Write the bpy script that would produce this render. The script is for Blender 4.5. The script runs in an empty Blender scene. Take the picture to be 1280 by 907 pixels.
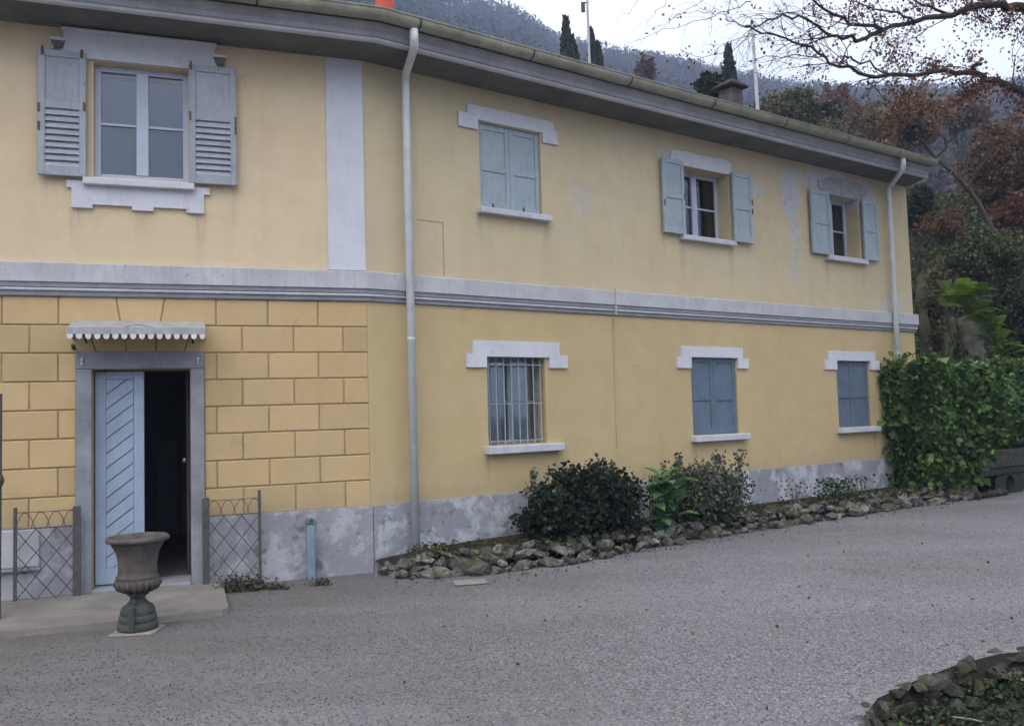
import bpy, bmesh, math, random
import numpy as np
from mathutils import Matrix, Vector
random.seed(7); rng = np.random.default_rng(7)
sc = bpy.context.scene
col = sc.collection
PI = math.pi

# ------------------------------------------------------------------ camera
F, PT, RL, EYE = 1069.0156, .06096394, -.02966163, 1.70
cam_d = bpy.data.cameras.new('camera'); cam = bpy.data.objects.new('camera', cam_d); col.objects.link(cam)
cam_d.sensor_fit = 'HORIZONTAL'; cam_d.sensor_width = 36; cam_d.lens = F / 1280 * 36
cam_d.clip_start = .05; cam_d.clip_end = 5000
_c, _s, _cp, _sp = math.cos(RL), math.sin(RL), math.cos(PT), math.sin(PT)
cam.matrix_world = Matrix(((_c, -_s, 0, 0), (-_s * _sp, -_c * _sp, -_cp, 0), (_s * _cp, _c * _cp, -_sp, EYE), (0, 0, 0, 1)))
sc.camera = cam

# ------------------------------------------------------------------ sky, sun, exposure
SUN_EL, SUN_AZ = math.radians(52), math.radians(205)      # azimuth clockwise from +Y: veiled sun behind the camera
w = bpy.data.worlds.new('World'); sc.world = w; w.use_nodes = True
nt = w.node_tree; nt.nodes.clear()
def wn(t, **k):
    n = nt.nodes.new(t)
    for a, b in k.items(): setattr(n, a, b)
    return n
sky = wn('ShaderNodeTexSky', sky_type='NISHITA', sun_disc=False, sun_elevation=SUN_EL, sun_rotation=SUN_AZ, air_density=1.0, dust_density=2.0, ozone_density=1.0)
bw = wn('ShaderNodeRGBToBW'); nt.links.new(sky.outputs[0], bw.inputs[0])
comb = wn('ShaderNodeCombineColor')
for i, k in enumerate((.98, .995, 1.03)):
    m = wn('ShaderNodeMath', operation='MULTIPLY'); m.inputs[1].default_value = k
    nt.links.new(bw.outputs[0], m.inputs[0]); nt.links.new(m.outputs[0], comb.inputs[i])
mx = wn('ShaderNodeMix', data_type='RGBA'); mx.inputs[0].default_value = .86            # overcast: most of the blue is veiled
nt.links.new(sky.outputs[0], mx.inputs[6]); nt.links.new(comb.outputs[0], mx.inputs[7])
veil = wn('ShaderNodeMix', data_type='RGBA'); veil.inputs[0].default_value = .8; veil.inputs[7].default_value = (5.9, 5.92, 6.12, 1)   # even cloud layer over the whole sky
nt.links.new(mx.outputs[2], veil.inputs[6])
tc = wn('ShaderNodeTexCoord'); nz = wn('ShaderNodeTexNoise'); nz.inputs['Scale'].default_value = 3.5; nz.inputs['Detail'].default_value = 6
nt.links.new(tc.outputs['Generated'], nz.inputs['Vector'])
mr = wn('ShaderNodeMapRange'); mr.inputs[1].default_value = .3; mr.inputs[2].default_value = .7; mr.inputs[3].default_value = .8; mr.inputs[4].default_value = 1.2
nt.links.new(nz.outputs[0], mr.inputs[0])
mul = wn('ShaderNodeVectorMath', operation='SCALE'); nt.links.new(veil.outputs[2], mul.inputs[0]); nt.links.new(mr.outputs[0], mul.inputs['Scale'])
bg = wn('ShaderNodeBackground'); bg.inputs['Strength'].default_value = .15
out = wn('ShaderNodeOutputWorld'); nt.links.new(mul.outputs[0], bg.inputs[0]); nt.links.new(bg.outputs[0], out.inputs[0])
sun_d = bpy.data.lights.new('sun', 'SUN'); sun = bpy.data.objects.new('sun', sun_d); col.objects.link(sun)
sun_d.energy = .8; sun_d.angle = math.radians(60); sun_d.color = (1, .97, .93)
sd = Vector((math.sin(SUN_AZ) * math.cos(SUN_EL), math.cos(SUN_AZ) * math.cos(SUN_EL), math.sin(SUN_EL)))
sun.rotation_euler = sd.to_track_quat('Z', 'Y').to_euler(); sun.location = (0, 0, 60)
vs = sc.view_settings; vs.view_transform = 'Standard'; vs.look = 'None'; vs.gamma = 1; vs.use_curve_mapping = False
vs.exposure = 1.42
sc.cycles.use_denoising = True; sc.cycles.use_adaptive_sampling = True; sc.cycles.adaptive_threshold = .03; sc.cycles.diffuse_bounces = 3; sc.cycles.caustics_reflective = False; sc.cycles.caustics_refractive = False; sc.cycles.max_bounces = 5; sc.cycles.transparent_max_bounces = 12
sc.cycles.volume_bounces = 0

# ------------------------------------------------------------------ measuring: pixels of the photograph to places
aL, aR = .3439659, .61085768
CX, CY = -1.6247379, 9.63
def ray(x, y):
    u = (x - 640) / F; v = -(y - 453.5) / F
    u, v = _c * u - _s * v, _s * u + _c * v
    return Vector((u, _cp - v * _sp, _sp + v * _cp))
def at(x, y, Y):
    r = ray(x, y); r = r * (Y / r.y); return Vector((r.x, r.y, r.z + EYE))
def onground(x, y, z=0.0):
    r = ray(x, y); t = (z - EYE) / r.z; return Vector((r.x * t, r.y * t, z))
def onwall(face, x, y, off=0.0):
    a = aL if face == 'L' else aR; r = ray(x, y); ca, sa = math.cos(a), math.sin(a)
    cx, cy = CX + sa * off, CY - ca * off
    t = (cx * sa - cy * ca) / (r.x * sa - r.y * ca)
    px, py = r.x * t - cx, r.y * t - cy
    return px * ca + py * sa, EYE + r.z * t
def frame(a, o=(CX, CY, 0)):
    ca, sa = math.cos(a), math.sin(a)
    return Matrix(((ca, -sa, 0, o[0]), (sa, ca, 0, o[1]), (0, 0, 1, o[2]), (0, 0, 0, 1)))
ML, MR = frame(aL), frame(aR)          # wall frames: x along the wall, y into the house, z up
I4 = Matrix.Identity(4)
def T(x, y, z): return Matrix.Translation((x, y, z))

# ------------------------------------------------------------------ mesh helpers
class MB:
    def __init__(s): s.v = []; s.f = []
    def add(s, vs, fs):
        o = len(s.v); s.v += [tuple(v) for v in vs]; s.f += [tuple(i + o for i in f) for f in fs]; return s
    def box(s, x0, x1, y0, y1, z0, z1):
        return s.add([(x0,y0,z0),(x1,y0,z0),(x1,y1,z0),(x0,y1,z0),(x0,y0,z1),(x1,y0,z1),(x1,y1,z1),(x0,y1,z1)],
                     [(0,3,2,1),(4,5,6,7),(0,1,5,4),(1,2,6,5),(2,3,7,6),(3,0,4,7)])
    def cbox(s, x0, x1, y0, y1, z0, z1, c=.006):
        lo = (x0, y0, z0); hi = (x1, y1, z1); V = []; idx = {}
        for sx in (0, 1):
            for sy in (0, 1):
                for sz in (0, 1):
                    sg = (sx, sy, sz)
                    for ax in range(3):      # vertex on the face normal to ax
                        p = []
                        for k in range(3):
                            b = hi[k] if sg[k] else lo[k]
                            p.append(b if k == ax else (b - c if sg[k] else b + c))
                        idx[(sg, ax)] = len(V); V.append(tuple(p))
        Fs = []
        for ax in range(3):
            a, b = [k for k in range(3) if k != ax]
            for e in (0, 1):
                q = []
                for (i, j) in ((0,0),(1,0),(1,1),(0,1)):
                    g = [0,0,0]; g[ax] = e; g[a] = i; g[b] = j; q.append(idx[(tuple(g), ax)])
                Fs.append(tuple(q))
        for ax in range(3):                  # edges along ax
            a, b = [k for k in range(3) if k != ax]
            for i in (0, 1):
                for j in (0, 1):
                    g0 = [0,0,0]; g0[a] = i; g0[b] = j; g1 = list(g0); g1[ax] = 1
                    Fs.append((idx[(tuple(g0), a)], idx[(tuple(g0), b)], idx[(tuple(g1), b)], idx[(tuple(g1), a)]))
        for sx in (0, 1):
            for sy in (0, 1):
                for sz in (0, 1): Fs.append(tuple(idx[((sx, sy, sz), k)] for k in range(3)))
        return s.add(V, Fs)
    def prism(s, poly, y0, y1):              # poly in (x, z), thickness y0..y1
        n = len(poly)
        return s.add([(x, y0, z) for x, z in poly] + [(x, y1, z) for x, z in poly],
                     [tuple(range(n)), tuple(range(2*n-1, n-1, -1))] + [(i, i+n, (i+1) % n + n, (i+1) % n) for i in range(n)])
    def tube(s, pts, rad, n=8, cap=True):
        pts = [Vector(p) for p in pts]
        if not hasattr(rad, '__len__'): rad = [rad] * len(pts)
        V = []; up = Vector((.13, .21, .97))
        for i, p in enumerate(pts):
            t = (pts[min(i+1, len(pts)-1)] - pts[max(i-1, 0)])
            if t.length < 1e-9: t = Vector((0, 0, 1))
            t.normalize()
            a = t.cross(up)
            if a.length < .1: a = t.cross(Vector((1, .1, 0)))
            a.normalize(); b = t.cross(a)
            for k in range(n):
                th = 2 * PI * k / n; V.append(p + (a * math.cos(th) + b * math.sin(th)) * rad[i])
        Fs = [(i*n+k, i*n+(k+1) % n, (i+1)*n+(k+1) % n, (i+1)*n+k) for i in range(len(pts)-1) for k in range(n)]
        if cap: Fs += [tuple(range(n-1, -1, -1)), tuple(range((len(pts)-1)*n, len(pts)*n))]
        return s.add(V, Fs)
    def lathe(s, prof, n=24, cx=0, cy=0):
        V = [(cx + r * math.cos(2*PI*k/n), cy + r * math.sin(2*PI*k/n), z) for r, z in prof for k in range(n)]
        Fs = [(i*n+k, i*n+(k+1) % n, (i+1)*n+(k+1) % n, (i+1)*n+k) for i in range(len(prof)-1) for k in range(n)]
        return s.add(V, Fs)
    def sweep(s, prof, path, closed_prof=False, skew=0.0):   # prof (offset outward, z); path in world xy, outward on the right-hand side
        P = [Vector(p) for p in path]; n = len(prof); V = []
        for i, p in enumerate(P):
            d0 = (P[i] - P[i-1]).normalized() if i > 0 else (P[1] - P[0]).normalized()
            d1 = (P[i+1] - P[i]).normalized() if i < len(P) - 1 else d0
            n0 = Vector((d0.y, -d0.x)); n1 = Vector((d1.y, -d1.x)); m = n0 + n1; m = m / (m.dot(n0))
            kx = skew if i == len(P) - 1 else 0.0
            for o, z in prof: V.append((p.x + m.x * o + d0.x * kx * max(o, 0), p.y + m.y * o + d0.y * kx * max(o, 0), z))
        Fs = []
        for i in range(len(P)-1):
            for k in range(n if closed_prof else n-1):
                k2 = (k+1) % n; Fs.append((i*n+k, (i+1)*n+k, (i+1)*n+k2, i*n+k2))
        if closed_prof: Fs += [tuple(range(n)), tuple(range((len(P)-1)*n, len(P)*n))]
        return s.add(V, Fs)

def rough(mb, amp, f=5.0):
    for i, (x, y, z) in enumerate(mb.v):
        a = amp * (math.sin(x * f * 3.1 + z * f) + math.sin(y * f * 2.7 - z * f * 1.7) + random.uniform(-.8, .8)); b = amp * (math.sin(z * f * 2.3 + x * f) + random.uniform(-.8, .8)); mb.v[i] = (x + a, y + b, z + b * .5)
    return mb
WM = {}
def mesh_of(name, mb, fix=True):
    me = bpy.data.meshes.new(name)
    me.from_pydata(mb.v, [], mb.f); me.update()
    if fix:
        bm = bmesh.new(); bm.from_mesh(me); bmesh.ops.recalc_face_normals(bm, faces=bm.faces); bm.to_mesh(me); bm.free()
    return me
def link(name, me, mat, parent=None, M=None, smooth=False):
    o = bpy.data.objects.new(name, me); col.objects.link(o); M = M or I4
    if me is not None:
        if mat is not None and len(me.materials) == 0: me.materials.append(mat)
        if smooth: me.polygons.foreach_set('use_smooth', [True] * len(me.polygons))
    if parent is not None:
        o.parent = parent; o.matrix_basis = WM[parent.name].inverted() @ M
    else: o.matrix_basis = M
    WM[o.name] = M.copy(); return o
def put(name, mb, mat, parent=None, M=None, smooth=False): return link(name, mesh_of(name, mb), mat, parent, M, smooth)
def tag(o, label, cat, group=None, kind=None):
    if label: o['label'] = label
    if cat: o['category'] = cat
    if group: o['group'] = group
    if kind: o['kind'] = kind
    return o
def thing(name, label, cat, M=None, group=None):
    o = bpy.data.objects.new(name, None); col.objects.link(o); o.matrix_basis = M or I4; WM[o.name] = (M or I4).copy()
    o.empty_display_size = .2
    return tag(o, label, cat, group)
def struct(o, label=None):
    o['kind'] = 'structure'
    if label: o['label'] = label
    return o
def quads_np(name, V, tint=None, tri=False):
    k = 3 if tri else 4
    n = len(V) // k; me = bpy.data.meshes.new(name)
    me.vertices.add(len(V)); me.vertices.foreach_set('co', np.asarray(V, dtype=np.float32).ravel())
    me.loops.add(n*k); me.loops.foreach_set('vertex_index', np.arange(n*k, dtype=np.int32))
    me.polygons.add(n); me.polygons.foreach_set('loop_start', np.arange(0, n*k, k, dtype=np.int32))
    if tint is not None:
        a = me.attributes.new('tint', 'FLOAT', 'POINT'); a.data.foreach_set('value', np.repeat(np.asarray(tint, dtype=np.float32), k))
    me.update(calc_edges=True); return me
def unit(a): return a / (np.linalg.norm(a, axis=1, keepdims=True) + 1e-9)
def leaf_mesh(name, P, size, tint=None, aspect=.38, droop=0.0, out=None, outw=0.0, var=.35, fold=.18):
    """one folded quad for each leaf; P (N,3) are the leaf bases"""
    n = len(P); a = rng.normal(size=(n, 3)); a = unit(a); a[:, 2] -= droop
    if out is not None: a = a + out * outw
    a = unit(a); b = unit(np.cross(a, rng.normal(size=(n, 3)))); c = np.cross(a, b)
    L = (size * (1 + rng.uniform(-var, var, n)))[:, None]
    W = L * aspect
    V = np.empty((n, 4, 3)); V[:, 0] = P; V[:, 1] = P + a*L*.5 + b*W + c*L*fold; V[:, 2] = P + a*L; V[:, 3] = P + a*L*.5 - b*W + c*L*fold
    if tint is None: tint = rng.uniform(0, 1, n)
    return quads_np(name, V.reshape(-1, 3), tint)
def crown_points(ells, n, clumps, spread, shell=.55):
    """ells: list of (cx,cy,cz,rx,ry,rz). Leaves gather in clumps so that the crown has gaps"""
    vol = np.array([e[3]*e[4]*e[5] for e in ells]); pr = vol / vol.sum()
    ci = rng.choice(len(ells), clumps, p=pr); E = np.array(ells)[ci]
    d = unit(rng.normal(size=(clumps, 3))); r = (shell + (1 - shell) * rng.uniform(0, 1, clumps) ** .6)[:, None] * rng.uniform(.75, 1.08, (clumps, 1))
    C = E[:, :3] + d * E[:, 3:] * r
    k = rng.integers(0, clumps, n); sz = rng.uniform(.5, 1.25, clumps)
    P = C[k] + rng.normal(size=(n, 3)) * (spread * sz[k])[:, None] * np.array([1, 1, .75])
    return P, k, C

# ------------------------------------------------------------------ materials
MATS = {}
def mat(name):
    m = bpy.data.materials.new(name); m.use_nodes = True; MATS[name] = m
    return m, m.node_tree, m.node_tree.nodes['Principled BSDF']
def N(nt, t, **k):
    n = nt.nodes.new(t)
    for a, b in k.items():
        if a == 'inp':
            for i, v in b.items(): n.inputs[i].default_value = v
        else: setattr(n, a, b)
    return n
def ramp(nt, fac, stops, interp='LINEAR'):
    r = N(nt, 'ShaderNodeValToRGB'); r.color_ramp.interpolation = interp
    el = r.color_ramp.elements
    while len(el) < len(stops): el.new(.5)
    for e, (p, c) in zip(el, stops): e.position = p; e.color = (*c, 1) if len(c) == 3 else c
    nt.links.new(fac, r.inputs[0]); return r.outputs[0]
def noise(nt, scale, detail=5, rough=.6, vec=None, dist=0):
    n = N(nt, 'ShaderNodeTexNoise', inp={'Scale': scale, 'Detail': detail, 'Roughness': rough, 'Distortion': dist})
    if vec is not None: nt.links.new(vec, n.inputs['Vector'])
    return n.outputs[0]
def objco(nt): return N(nt, 'ShaderNodeTexCoord').outputs['Object']
def geopos(nt): return N(nt, 'ShaderNodeNewGeometry').outputs['Position']
def mixc(nt, fac, a, b, mode='MIX'):
    m = N(nt, 'ShaderNodeMix', data_type='RGBA', blend_type=mode)
    for i, v in ((0, fac), (6, a), (7, b)):
        if hasattr(v, 'links') or hasattr(v, 'is_output'): nt.links.new(v, m.inputs[i])
        elif i == 0: m.inputs[0].default_value = v
        else: m.inputs[i].default_value = (*v, 1)
    return m.outputs[2]
def math_(nt, op, a, b=None, clamp=False):
    m = N(nt, 'ShaderNodeMath', operation=op, use_clamp=clamp)
    for i, v in ((0, a), (1, b)):
        if v is None: continue
        if hasattr(v, 'links'): nt.links.new(v, m.inputs[i])
        else: m.inputs[i].default_value = v
    return m.outputs[0]
def maprange(nt, v, a, b, c=0, d=1):
    m = N(nt, 'ShaderNodeMapRange', inp={1: a, 2: b, 3: c, 4: d}); nt.links.new(v, m.inputs[0]); return m.outputs[0]
def scalev(nt, v, s):
    m = N(nt, 'ShaderNodeMapping', inp={'Scale': s}); nt.links.new(v, m.inputs['Vector']); return m.outputs[0]
def bump(nt, b, h, strength=.3, dist=.01):
    n = N(nt, 'ShaderNodeBump', inp={'Strength': strength, 'Distance': dist}); nt.links.new(h, n.inputs['Height']); nt.links.new(n.outputs[0], b.inputs['Normal'])
def plain(name, c, rough=.7, var=.15, scale=6, bstr=.15, bscale=60, spec=.3, metal=0, rnd=0.0, wear=0.0, wc=(.16, .15, .14)):
    """painted or cast surface: soft mottling, fine grain, and a little difference from piece to piece"""
    m, nt, b = mat(name); v = geopos(nt)
    n = noise(nt, scale, 6, .65, v)
    c1 = tuple(x * (1 - var) for x in c); c2 = tuple(min(1, x * (1 + var)) for x in c)
    o = ramp(nt, n, ((.3, c1), (.7, c2)))
    if wear:                                  # flaked paint and runs of dirt
        fl = noise(nt, 17, 8, .75, v); rn = noise(nt, 7, 6, .7, scalev(nt, v, (4, 4, .45)))
        o = mixc(nt, maprange(nt, fl, .60, .66, 0, wear), o, wc); o = mixc(nt, maprange(nt, rn, .5, .75, 0, wear * .7), o, tuple(x * .55 for x in c))
    if rnd:
        inf = N(nt, 'ShaderNodeObjectInfo').outputs['Random']; k = maprange(nt, inf, 0, 1, 1 - rnd, 1 + rnd)
        sv = N(nt, 'ShaderNodeVectorMath', operation='SCALE'); nt.links.new(o, sv.inputs[0]); nt.links.new(k, sv.inputs['Scale']); o = sv.outputs[0]
    nt.links.new(o, b.inputs['Base Color'])
    b.inputs['Roughness'].default_value = rough; b.inputs['Specular IOR Level'].default_value = spec; b.inputs['Metallic'].default_value = metal
    if bstr: bump(nt, b, noise(nt, bscale, 4, .6, v), bstr, .01)
    return m
def leafmat(name, stops, rough=.55, trans=.25, spec=.3):
    m, nt, b = mat(name); a = N(nt, 'ShaderNodeAttribute', attribute_name='tint').outputs['Fac']
    o = ramp(nt, a, stops); nt.links.new(o, b.inputs['Base Color'])
    b.inputs['Roughness'].default_value = rough; b.inputs['Specular IOR Level'].default_value = spec
    if trans:
        t = N(nt, 'ShaderNodeBsdfTranslucent'); nt.links.new(o, t.inputs['Color']); mx = N(nt, 'ShaderNodeMixShader', inp={0: trans})
        nt.links.new(b.outputs[0], mx.inputs[1]); nt.links.new(t.outputs[0], mx.inputs[2])
        nt.links.new(mx.outputs[0], nt.nodes['Material Output'].inputs['Surface'])
    return m

def plaster(name, ca, cb, patches=(), streak=.25, patchcol=(.42, .42, .44), drips=(), rnd=0.0, grime=None):
    m, nt, b = mat(name); v = objco(nt)
    big = noise(nt, .55, 4, .6, v); mid = noise(nt, 3.2, 6, .65, v); fine = noise(nt, 26, 5, .7, v)
    st = noise(nt, 1.0, 5, .6, scalev(nt, v, (5.0, 1, .35)))
    o = ramp(nt, big, ((.3, ca), (.7, cb)))
    o = mixc(nt, maprange(nt, mid, .45, .75, 0, .5), o, tuple(x * .84 for x in ca))
    o = mixc(nt, maprange(nt, noise(nt, 1.4, 5, .6, v, .5), .5, .72, 0, .3), o, (cb[0] * 1.02, cb[1] * 1.08, cb[2] * 1.25))
    o = mixc(nt, maprange(nt, st, .52, .8, 0, streak), o, (ca[0] * .72, ca[1] * .74, ca[2] * .82))
    o = mixc(nt, maprange(nt, fine, .3, .7, 0, .12), o, tuple(min(1, x * 1.15) for x in cb))
    sep = N(nt, 'ShaderNodeSeparateXYZ'); nt.links.new(v, sep.inputs[0])
    mask = None; wob = noise(nt, 5.5, 7, .7, v)
    for (sx, sz, rx, rz, k) in patches:      # worn patches: ellipses with a ragged rim
        dx = math_(nt, 'DIVIDE', math_(nt, 'SUBTRACT', sep.outputs[0], sx), rx); dz = math_(nt, 'DIVIDE', math_(nt, 'SUBTRACT', sep.outputs[2], sz), rz)
        d = math_(nt, 'SQRT', math_(nt, 'ADD', math_(nt, 'MULTIPLY', dx, dx), math_(nt, 'MULTIPLY', dz, dz)))
        d = math_(nt, 'ADD', d, math_(nt, 'MULTIPLY', math_(nt, 'SUBTRACT', wob, .5), 2.4))
        q = maprange(nt, d, .98, .82, 0, k); mask = q if mask is None else math_(nt, 'MAXIMUM', mask, q)
    drip = None; fd = noise(nt, 3.0, 5, .7, scalev(nt, v, (9.0, 1, .5)))
    for (sx, zt, hw, ln, k) in drips:        # rain streaks that run down from a sill end
        ax = math_(nt, 'ABSOLUTE', math_(nt, 'SUBTRACT', sep.outputs[0], sx)); hx = maprange(nt, ax, hw, hw * .2, 0, 1)
        dz = math_(nt, 'SUBTRACT', zt, sep.outputs[2]); q = math_(nt, 'MULTIPLY', math_(nt, 'MULTIPLY', hx, maprange(nt, dz, ln, 0, 0, k)), maprange(nt, dz, -.02, .0, 0, 1))
        q = math_(nt, 'MULTIPLY', q, maprange(nt, fd, .35, .6, 0, 1)); drip = q if drip is None else math_(nt, 'MAXIMUM', drip, q)
    if drip is not None: o = mixc(nt, drip, o, (ca[0] * .45, ca[1] * .47, ca[2] * .55))
    if grime is not None:                     # splashed dirt along a line, ragged
        gz = math_(nt, 'ADD', sep.outputs[2], math_(nt, 'MULTIPLY', math_(nt, 'SUBTRACT', wob, .5), .5)); o = mixc(nt, maprange(nt, gz, grime + .22, grime - .02, 0, .35), o, (.33, .29, .22))
    ck = N(nt, 'ShaderNodeTexVoronoi', feature='DISTANCE_TO_EDGE', inp={'Scale': .55}); dv = N(nt, 'ShaderNodeVectorMath', operation='ADD'); nt.links.new(v, dv.inputs[0])
    nd = N(nt, 'ShaderNodeTexNoise', inp={'Scale': 3.0, 'Detail': 5.0}); nt.links.new(v, nd.inputs['Vector']); nsv = N(nt, 'ShaderNodeVectorMath', operation='SCALE', inp={'Scale': .35}); nt.links.new(nd.outputs['Color'], nsv.inputs[0]); nt.links.new(nsv.outputs[0], dv.inputs[1]); nt.links.new(dv.outputs[0], ck.inputs['Vector'])
    crack = math_(nt, 'MULTIPLY', maprange(nt, ck.outputs['Distance'], .0032, .0012, 0, .3), maprange(nt, noise(nt, .8, 3, .5, v), .54, .62, 0, 1))
    o = mixc(nt, crack, o, (ca[0] * .4, ca[1] * .38, ca[2] * .35))
    if rnd:
        inf = N(nt, 'ShaderNodeObjectInfo').outputs['Random']; k_ = maprange(nt, inf, 0, 1, 1 - rnd, 1 + rnd); sv = N(nt, 'ShaderNodeVectorMath', operation='SCALE'); nt.links.new(o, sv.inputs[0]); nt.links.new(k_, sv.inputs['Scale']); o = sv.outputs[0]
    if mask is not None:
        pc = ramp(nt, noise(nt, 9, 6, .7, v), ((.3, tuple(x * .72 for x in patchcol)), (.7, tuple(x * 1.12 for x in patchcol))))
        o = mixc(nt, mask, o, pc)
    nt.links.new(o, b.inputs['Base Color']); b.inputs['Roughness'].default_value = .92; b.inputs['Specular IOR Level'].default_value = .15
    h = math_(nt, 'ADD', math_(nt, 'MULTIPLY', fine, .6), mid)
    if mask is not None: h = math_(nt, 'SUBTRACT', h, math_(nt, 'MULTIPLY', mask, .8))
    bump(nt, b, h, .25, .008)
    return m
M_up = plaster('upper_plaster_left', (.66, .525, .33), (.72, .58, .385), (), .22, drips=[(-2.96, 3.94, .09, .5, .5), (-1.77, 3.94, .1, .55, .5), (-2.33, 3.94, .1, .35, .35), (-3.25, 4.25, .07, .4, .3), (-1.42, 4.25, .07, .5, .35)])
M_lo = plaster('block_plaster', (.52, .375, .19), (.58, .425, .225), (), .28, rnd=.085, grime=.74)
M_joint = plain('joint_plaster', (.43, .31, .17), .95, .2, 8)
M_rl = plaster('lower_right_plaster', (.52, .395, .21), (.57, .445, .245), (), .3, drips=[(1.58, 1.22, .08, .45, .5), (2.67, 1.22, .09, .4, .5), (5.2, 1.22, .08, .4, .5), (6.3, 1.22, .08, .45, .5), (8.75, 1.22, .08, .4, .5), (9.8, 1.22, .07, .4, .5), (3.7, 3.0, .05, 1.2, .3)], grime=.74)
M_rw = plaster('upper_right_plaster', (.56, .465, .29), (.62, .52, .34),
    [(7.75, 5.25, .26, .50, .85), (7.80, 4.7, .12, .45, .8), (7.75, 4.05, .10, .36, .6), (6.85, 5.22, .28, .16, .7), (8.95, 5.56, .95, .27, .8), (9.75, 5.5, .5, .3, .75), (5.0, 5.47, .35, .13, .6), (10.6, 3.5, .5, .2, .5), (3.2, 4.6, .25, .3, .25)], .35, (.54, .545, .58), drips=[(1.56, 4.2, .08, .6, .5), (2.6, 4.2, .09, .6, .5), (5.12, 4.2, .09, .6, .55), (6.2, 4.2, .09, .7, .55), (8.66, 4.18, .08, .6, .5), (9.72, 4.18, .08, .6, .5), (4.75, 4.28, .06, .5, .35)])
def plinth_mat(name, ca, cb, cw):
    m, nt, b = mat(name); v = objco(nt)
    n1 = noise(nt, 1.1, 6, .62, v); n2 = noise(nt, 2.6, 8, .68, v, .1); n3 = noise(nt, 22, 5, .7, v)
    o = ramp(nt, n1, ((.28, ca), (.6, cb)))
    o = mixc(nt, maprange(nt, n2, .49, .56, 0, .95), o, cw)
    o = mixc(nt, maprange(nt, noise(nt, 4.6, 8, .72, v), .56, .64, 0, .75), o, (.12, .115, .115))
    o = mixc(nt, maprange(nt, n3, .35, .7, 0, .3), o, tuple(x * .6 for x in ca))
    nt.links.new(o, b.inputs['Base Color']); b.inputs['Roughness'].default_value = .95; b.inputs['Specular IOR Level'].default_value = .15
    bump(nt, b, math_(nt, 'ADD', n2, math_(nt, 'MULTIPLY', n3, .3)), .5, .02); return m
M_plL = plinth_mat('plinth_plaster_left', (.27, .265, .285), (.36, .355, .39), (.46, .46, .49))
M_plR = plinth_mat('plinth_plaster_right', (.27, .275, .295), (.36, .365, .395), (.53, .55, .58))
M_band = plain('string_course_paint', (.50, .50, .515), .85, .14, 3, .2, 40, wear=0.6, wc=(.22, .21, .20))
M_trim = plain('white_trim', (.62, .625, .66), .8, .08, 4, .12, 50, wear=0.45, wc=(.22, .21, .20))
M_pil = plain('pilaster_paint', (.61, .615, .66), .85, .07, 2, .12, 50, wear=0.3, wc=(.22, .21, .20))
M_sill = plain('sill_stone', (.55, .56, .60), .8, .12, 6, .2, 60, wear=0.6, wc=(.22, .21, .20))
M_soff = plain('soffit_boards', (.15, .145, .135), .9, .25, 3, .2, 40)
M_fas = plain('fascia_paint', (.36, .36, .38), .85, .2, 2.5, .2, 30, wear=0.6, wc=(.22, .21, .20))
M_gut = plain('weathered_gutter', (.32, .31, .235), .55, .28, 3, .15, 30, .4, wear=0.8, wc=(.22, .21, .20))
M_pipe = plain('downpipe_paint', (.62, .655, .65), .5, .12, 3, .08, 40, .4, wear=0.35, wc=(.22, .21, .20))
M_tile = plain('roof_tile_clay', (.24, .16, .115), .9, .3, 5, .3, 40, rnd=.25)
M_shL = plain('warm_grey_shutter_paint', (.36, .385, .42), .7, .1, 6, .15, 50, rnd=.05, wear=0.7)
M_shU = plain('pale_blue_shutter_paint', (.36, .42, .46), .65, .1, 5, .15, 50, rnd=.04, wear=0.7)
M_shD = plain('slate_blue_shutter_paint', (.125, .165, .22), .65, .14, 5, .15, 50, rnd=.05, wear=0.5)
M_frame = plain('white_window_paint', (.50, .54, .65), .5, .05, 5, .05, 60, .4, wear=0.3, wc=(.22, .21, .20))
M_stone = plain('door_surround_stone', (.26, .27, .29), .85, .3, 2.2, .35, 30, wear=0.6, wc=(.22, .21, .20))
M_door = plain('pale_blue_door_paint', (.34, .41, .52), .5, .1, 3, .08, 40, .4, rnd=.04, wear=0.25, wc=(.22, .21, .20))
M_iron = plain('dark_iron', (.06, .055, .055), .65, .3, 20, .2, 60, .4)
M_rust = plain('weathered_iron', (.085, .08, .08), .75, .3, 20, .2, 60, .3)
M_hinge = plain('rusty_hinge', (.16, .11, .075), .8, .3, 20, .2, 60, .3)
M_canopy = plain('canopy_sheet_metal', (.38, .375, .38), .6, .18, 8, .1, 40, .4, wear=0.8, wc=(.22, .21, .20))
M_white = plain('white_scallop_paint', (.66, .66, .64), .6, .12, 8, .1, 40, .4)
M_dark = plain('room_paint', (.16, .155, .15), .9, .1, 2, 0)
M_wood = plain('dark_room_door', (.055, .05, .045), .7, .2, 5, .1)
M_floor = plain('hall_floor', (.16, .15, .15), .6, .2, 5, .1)
M_refl = plain('pane_reflection_tone', (.22, .27, .38), .9, .08, 3, 0)  # blue-grey of the sky mirrored in the upper left panes
M_lace = plain('lace_curtain', (.72, .78, .78), .95, .18, 9, .3, 20)
M_knob = plain('brass_knob', (.6, .5, .3), .3, .1, 5, 0, metal=1)
M_grille = plain('white_grille_paint', (.34, .37, .40), .6, .15, 10, .1)
M_step = plain('step_stone', (.20, .185, .17), .92, .28, 2.5, .5, 24)
M_urn = plain('urn_cast_stone', (.10, .086, .078), .9, .38, 7, .6, 34)
M_urnb = plain('urn_green_patina', (.062, .066, .06), .8, .35, 9, .5, 34)
M_earth = plain('dark_potting_soil', (.03, .024, .02), 1, .3, 20, .6, 40)
M_stub = plain('blue_grey_post_paint', (.20, .27, .32), .6, .2, 6, .15, 40, .4)
M_red = plain('red_flue', (.55, .085, .05), .6, .12, 4, .1)
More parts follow.
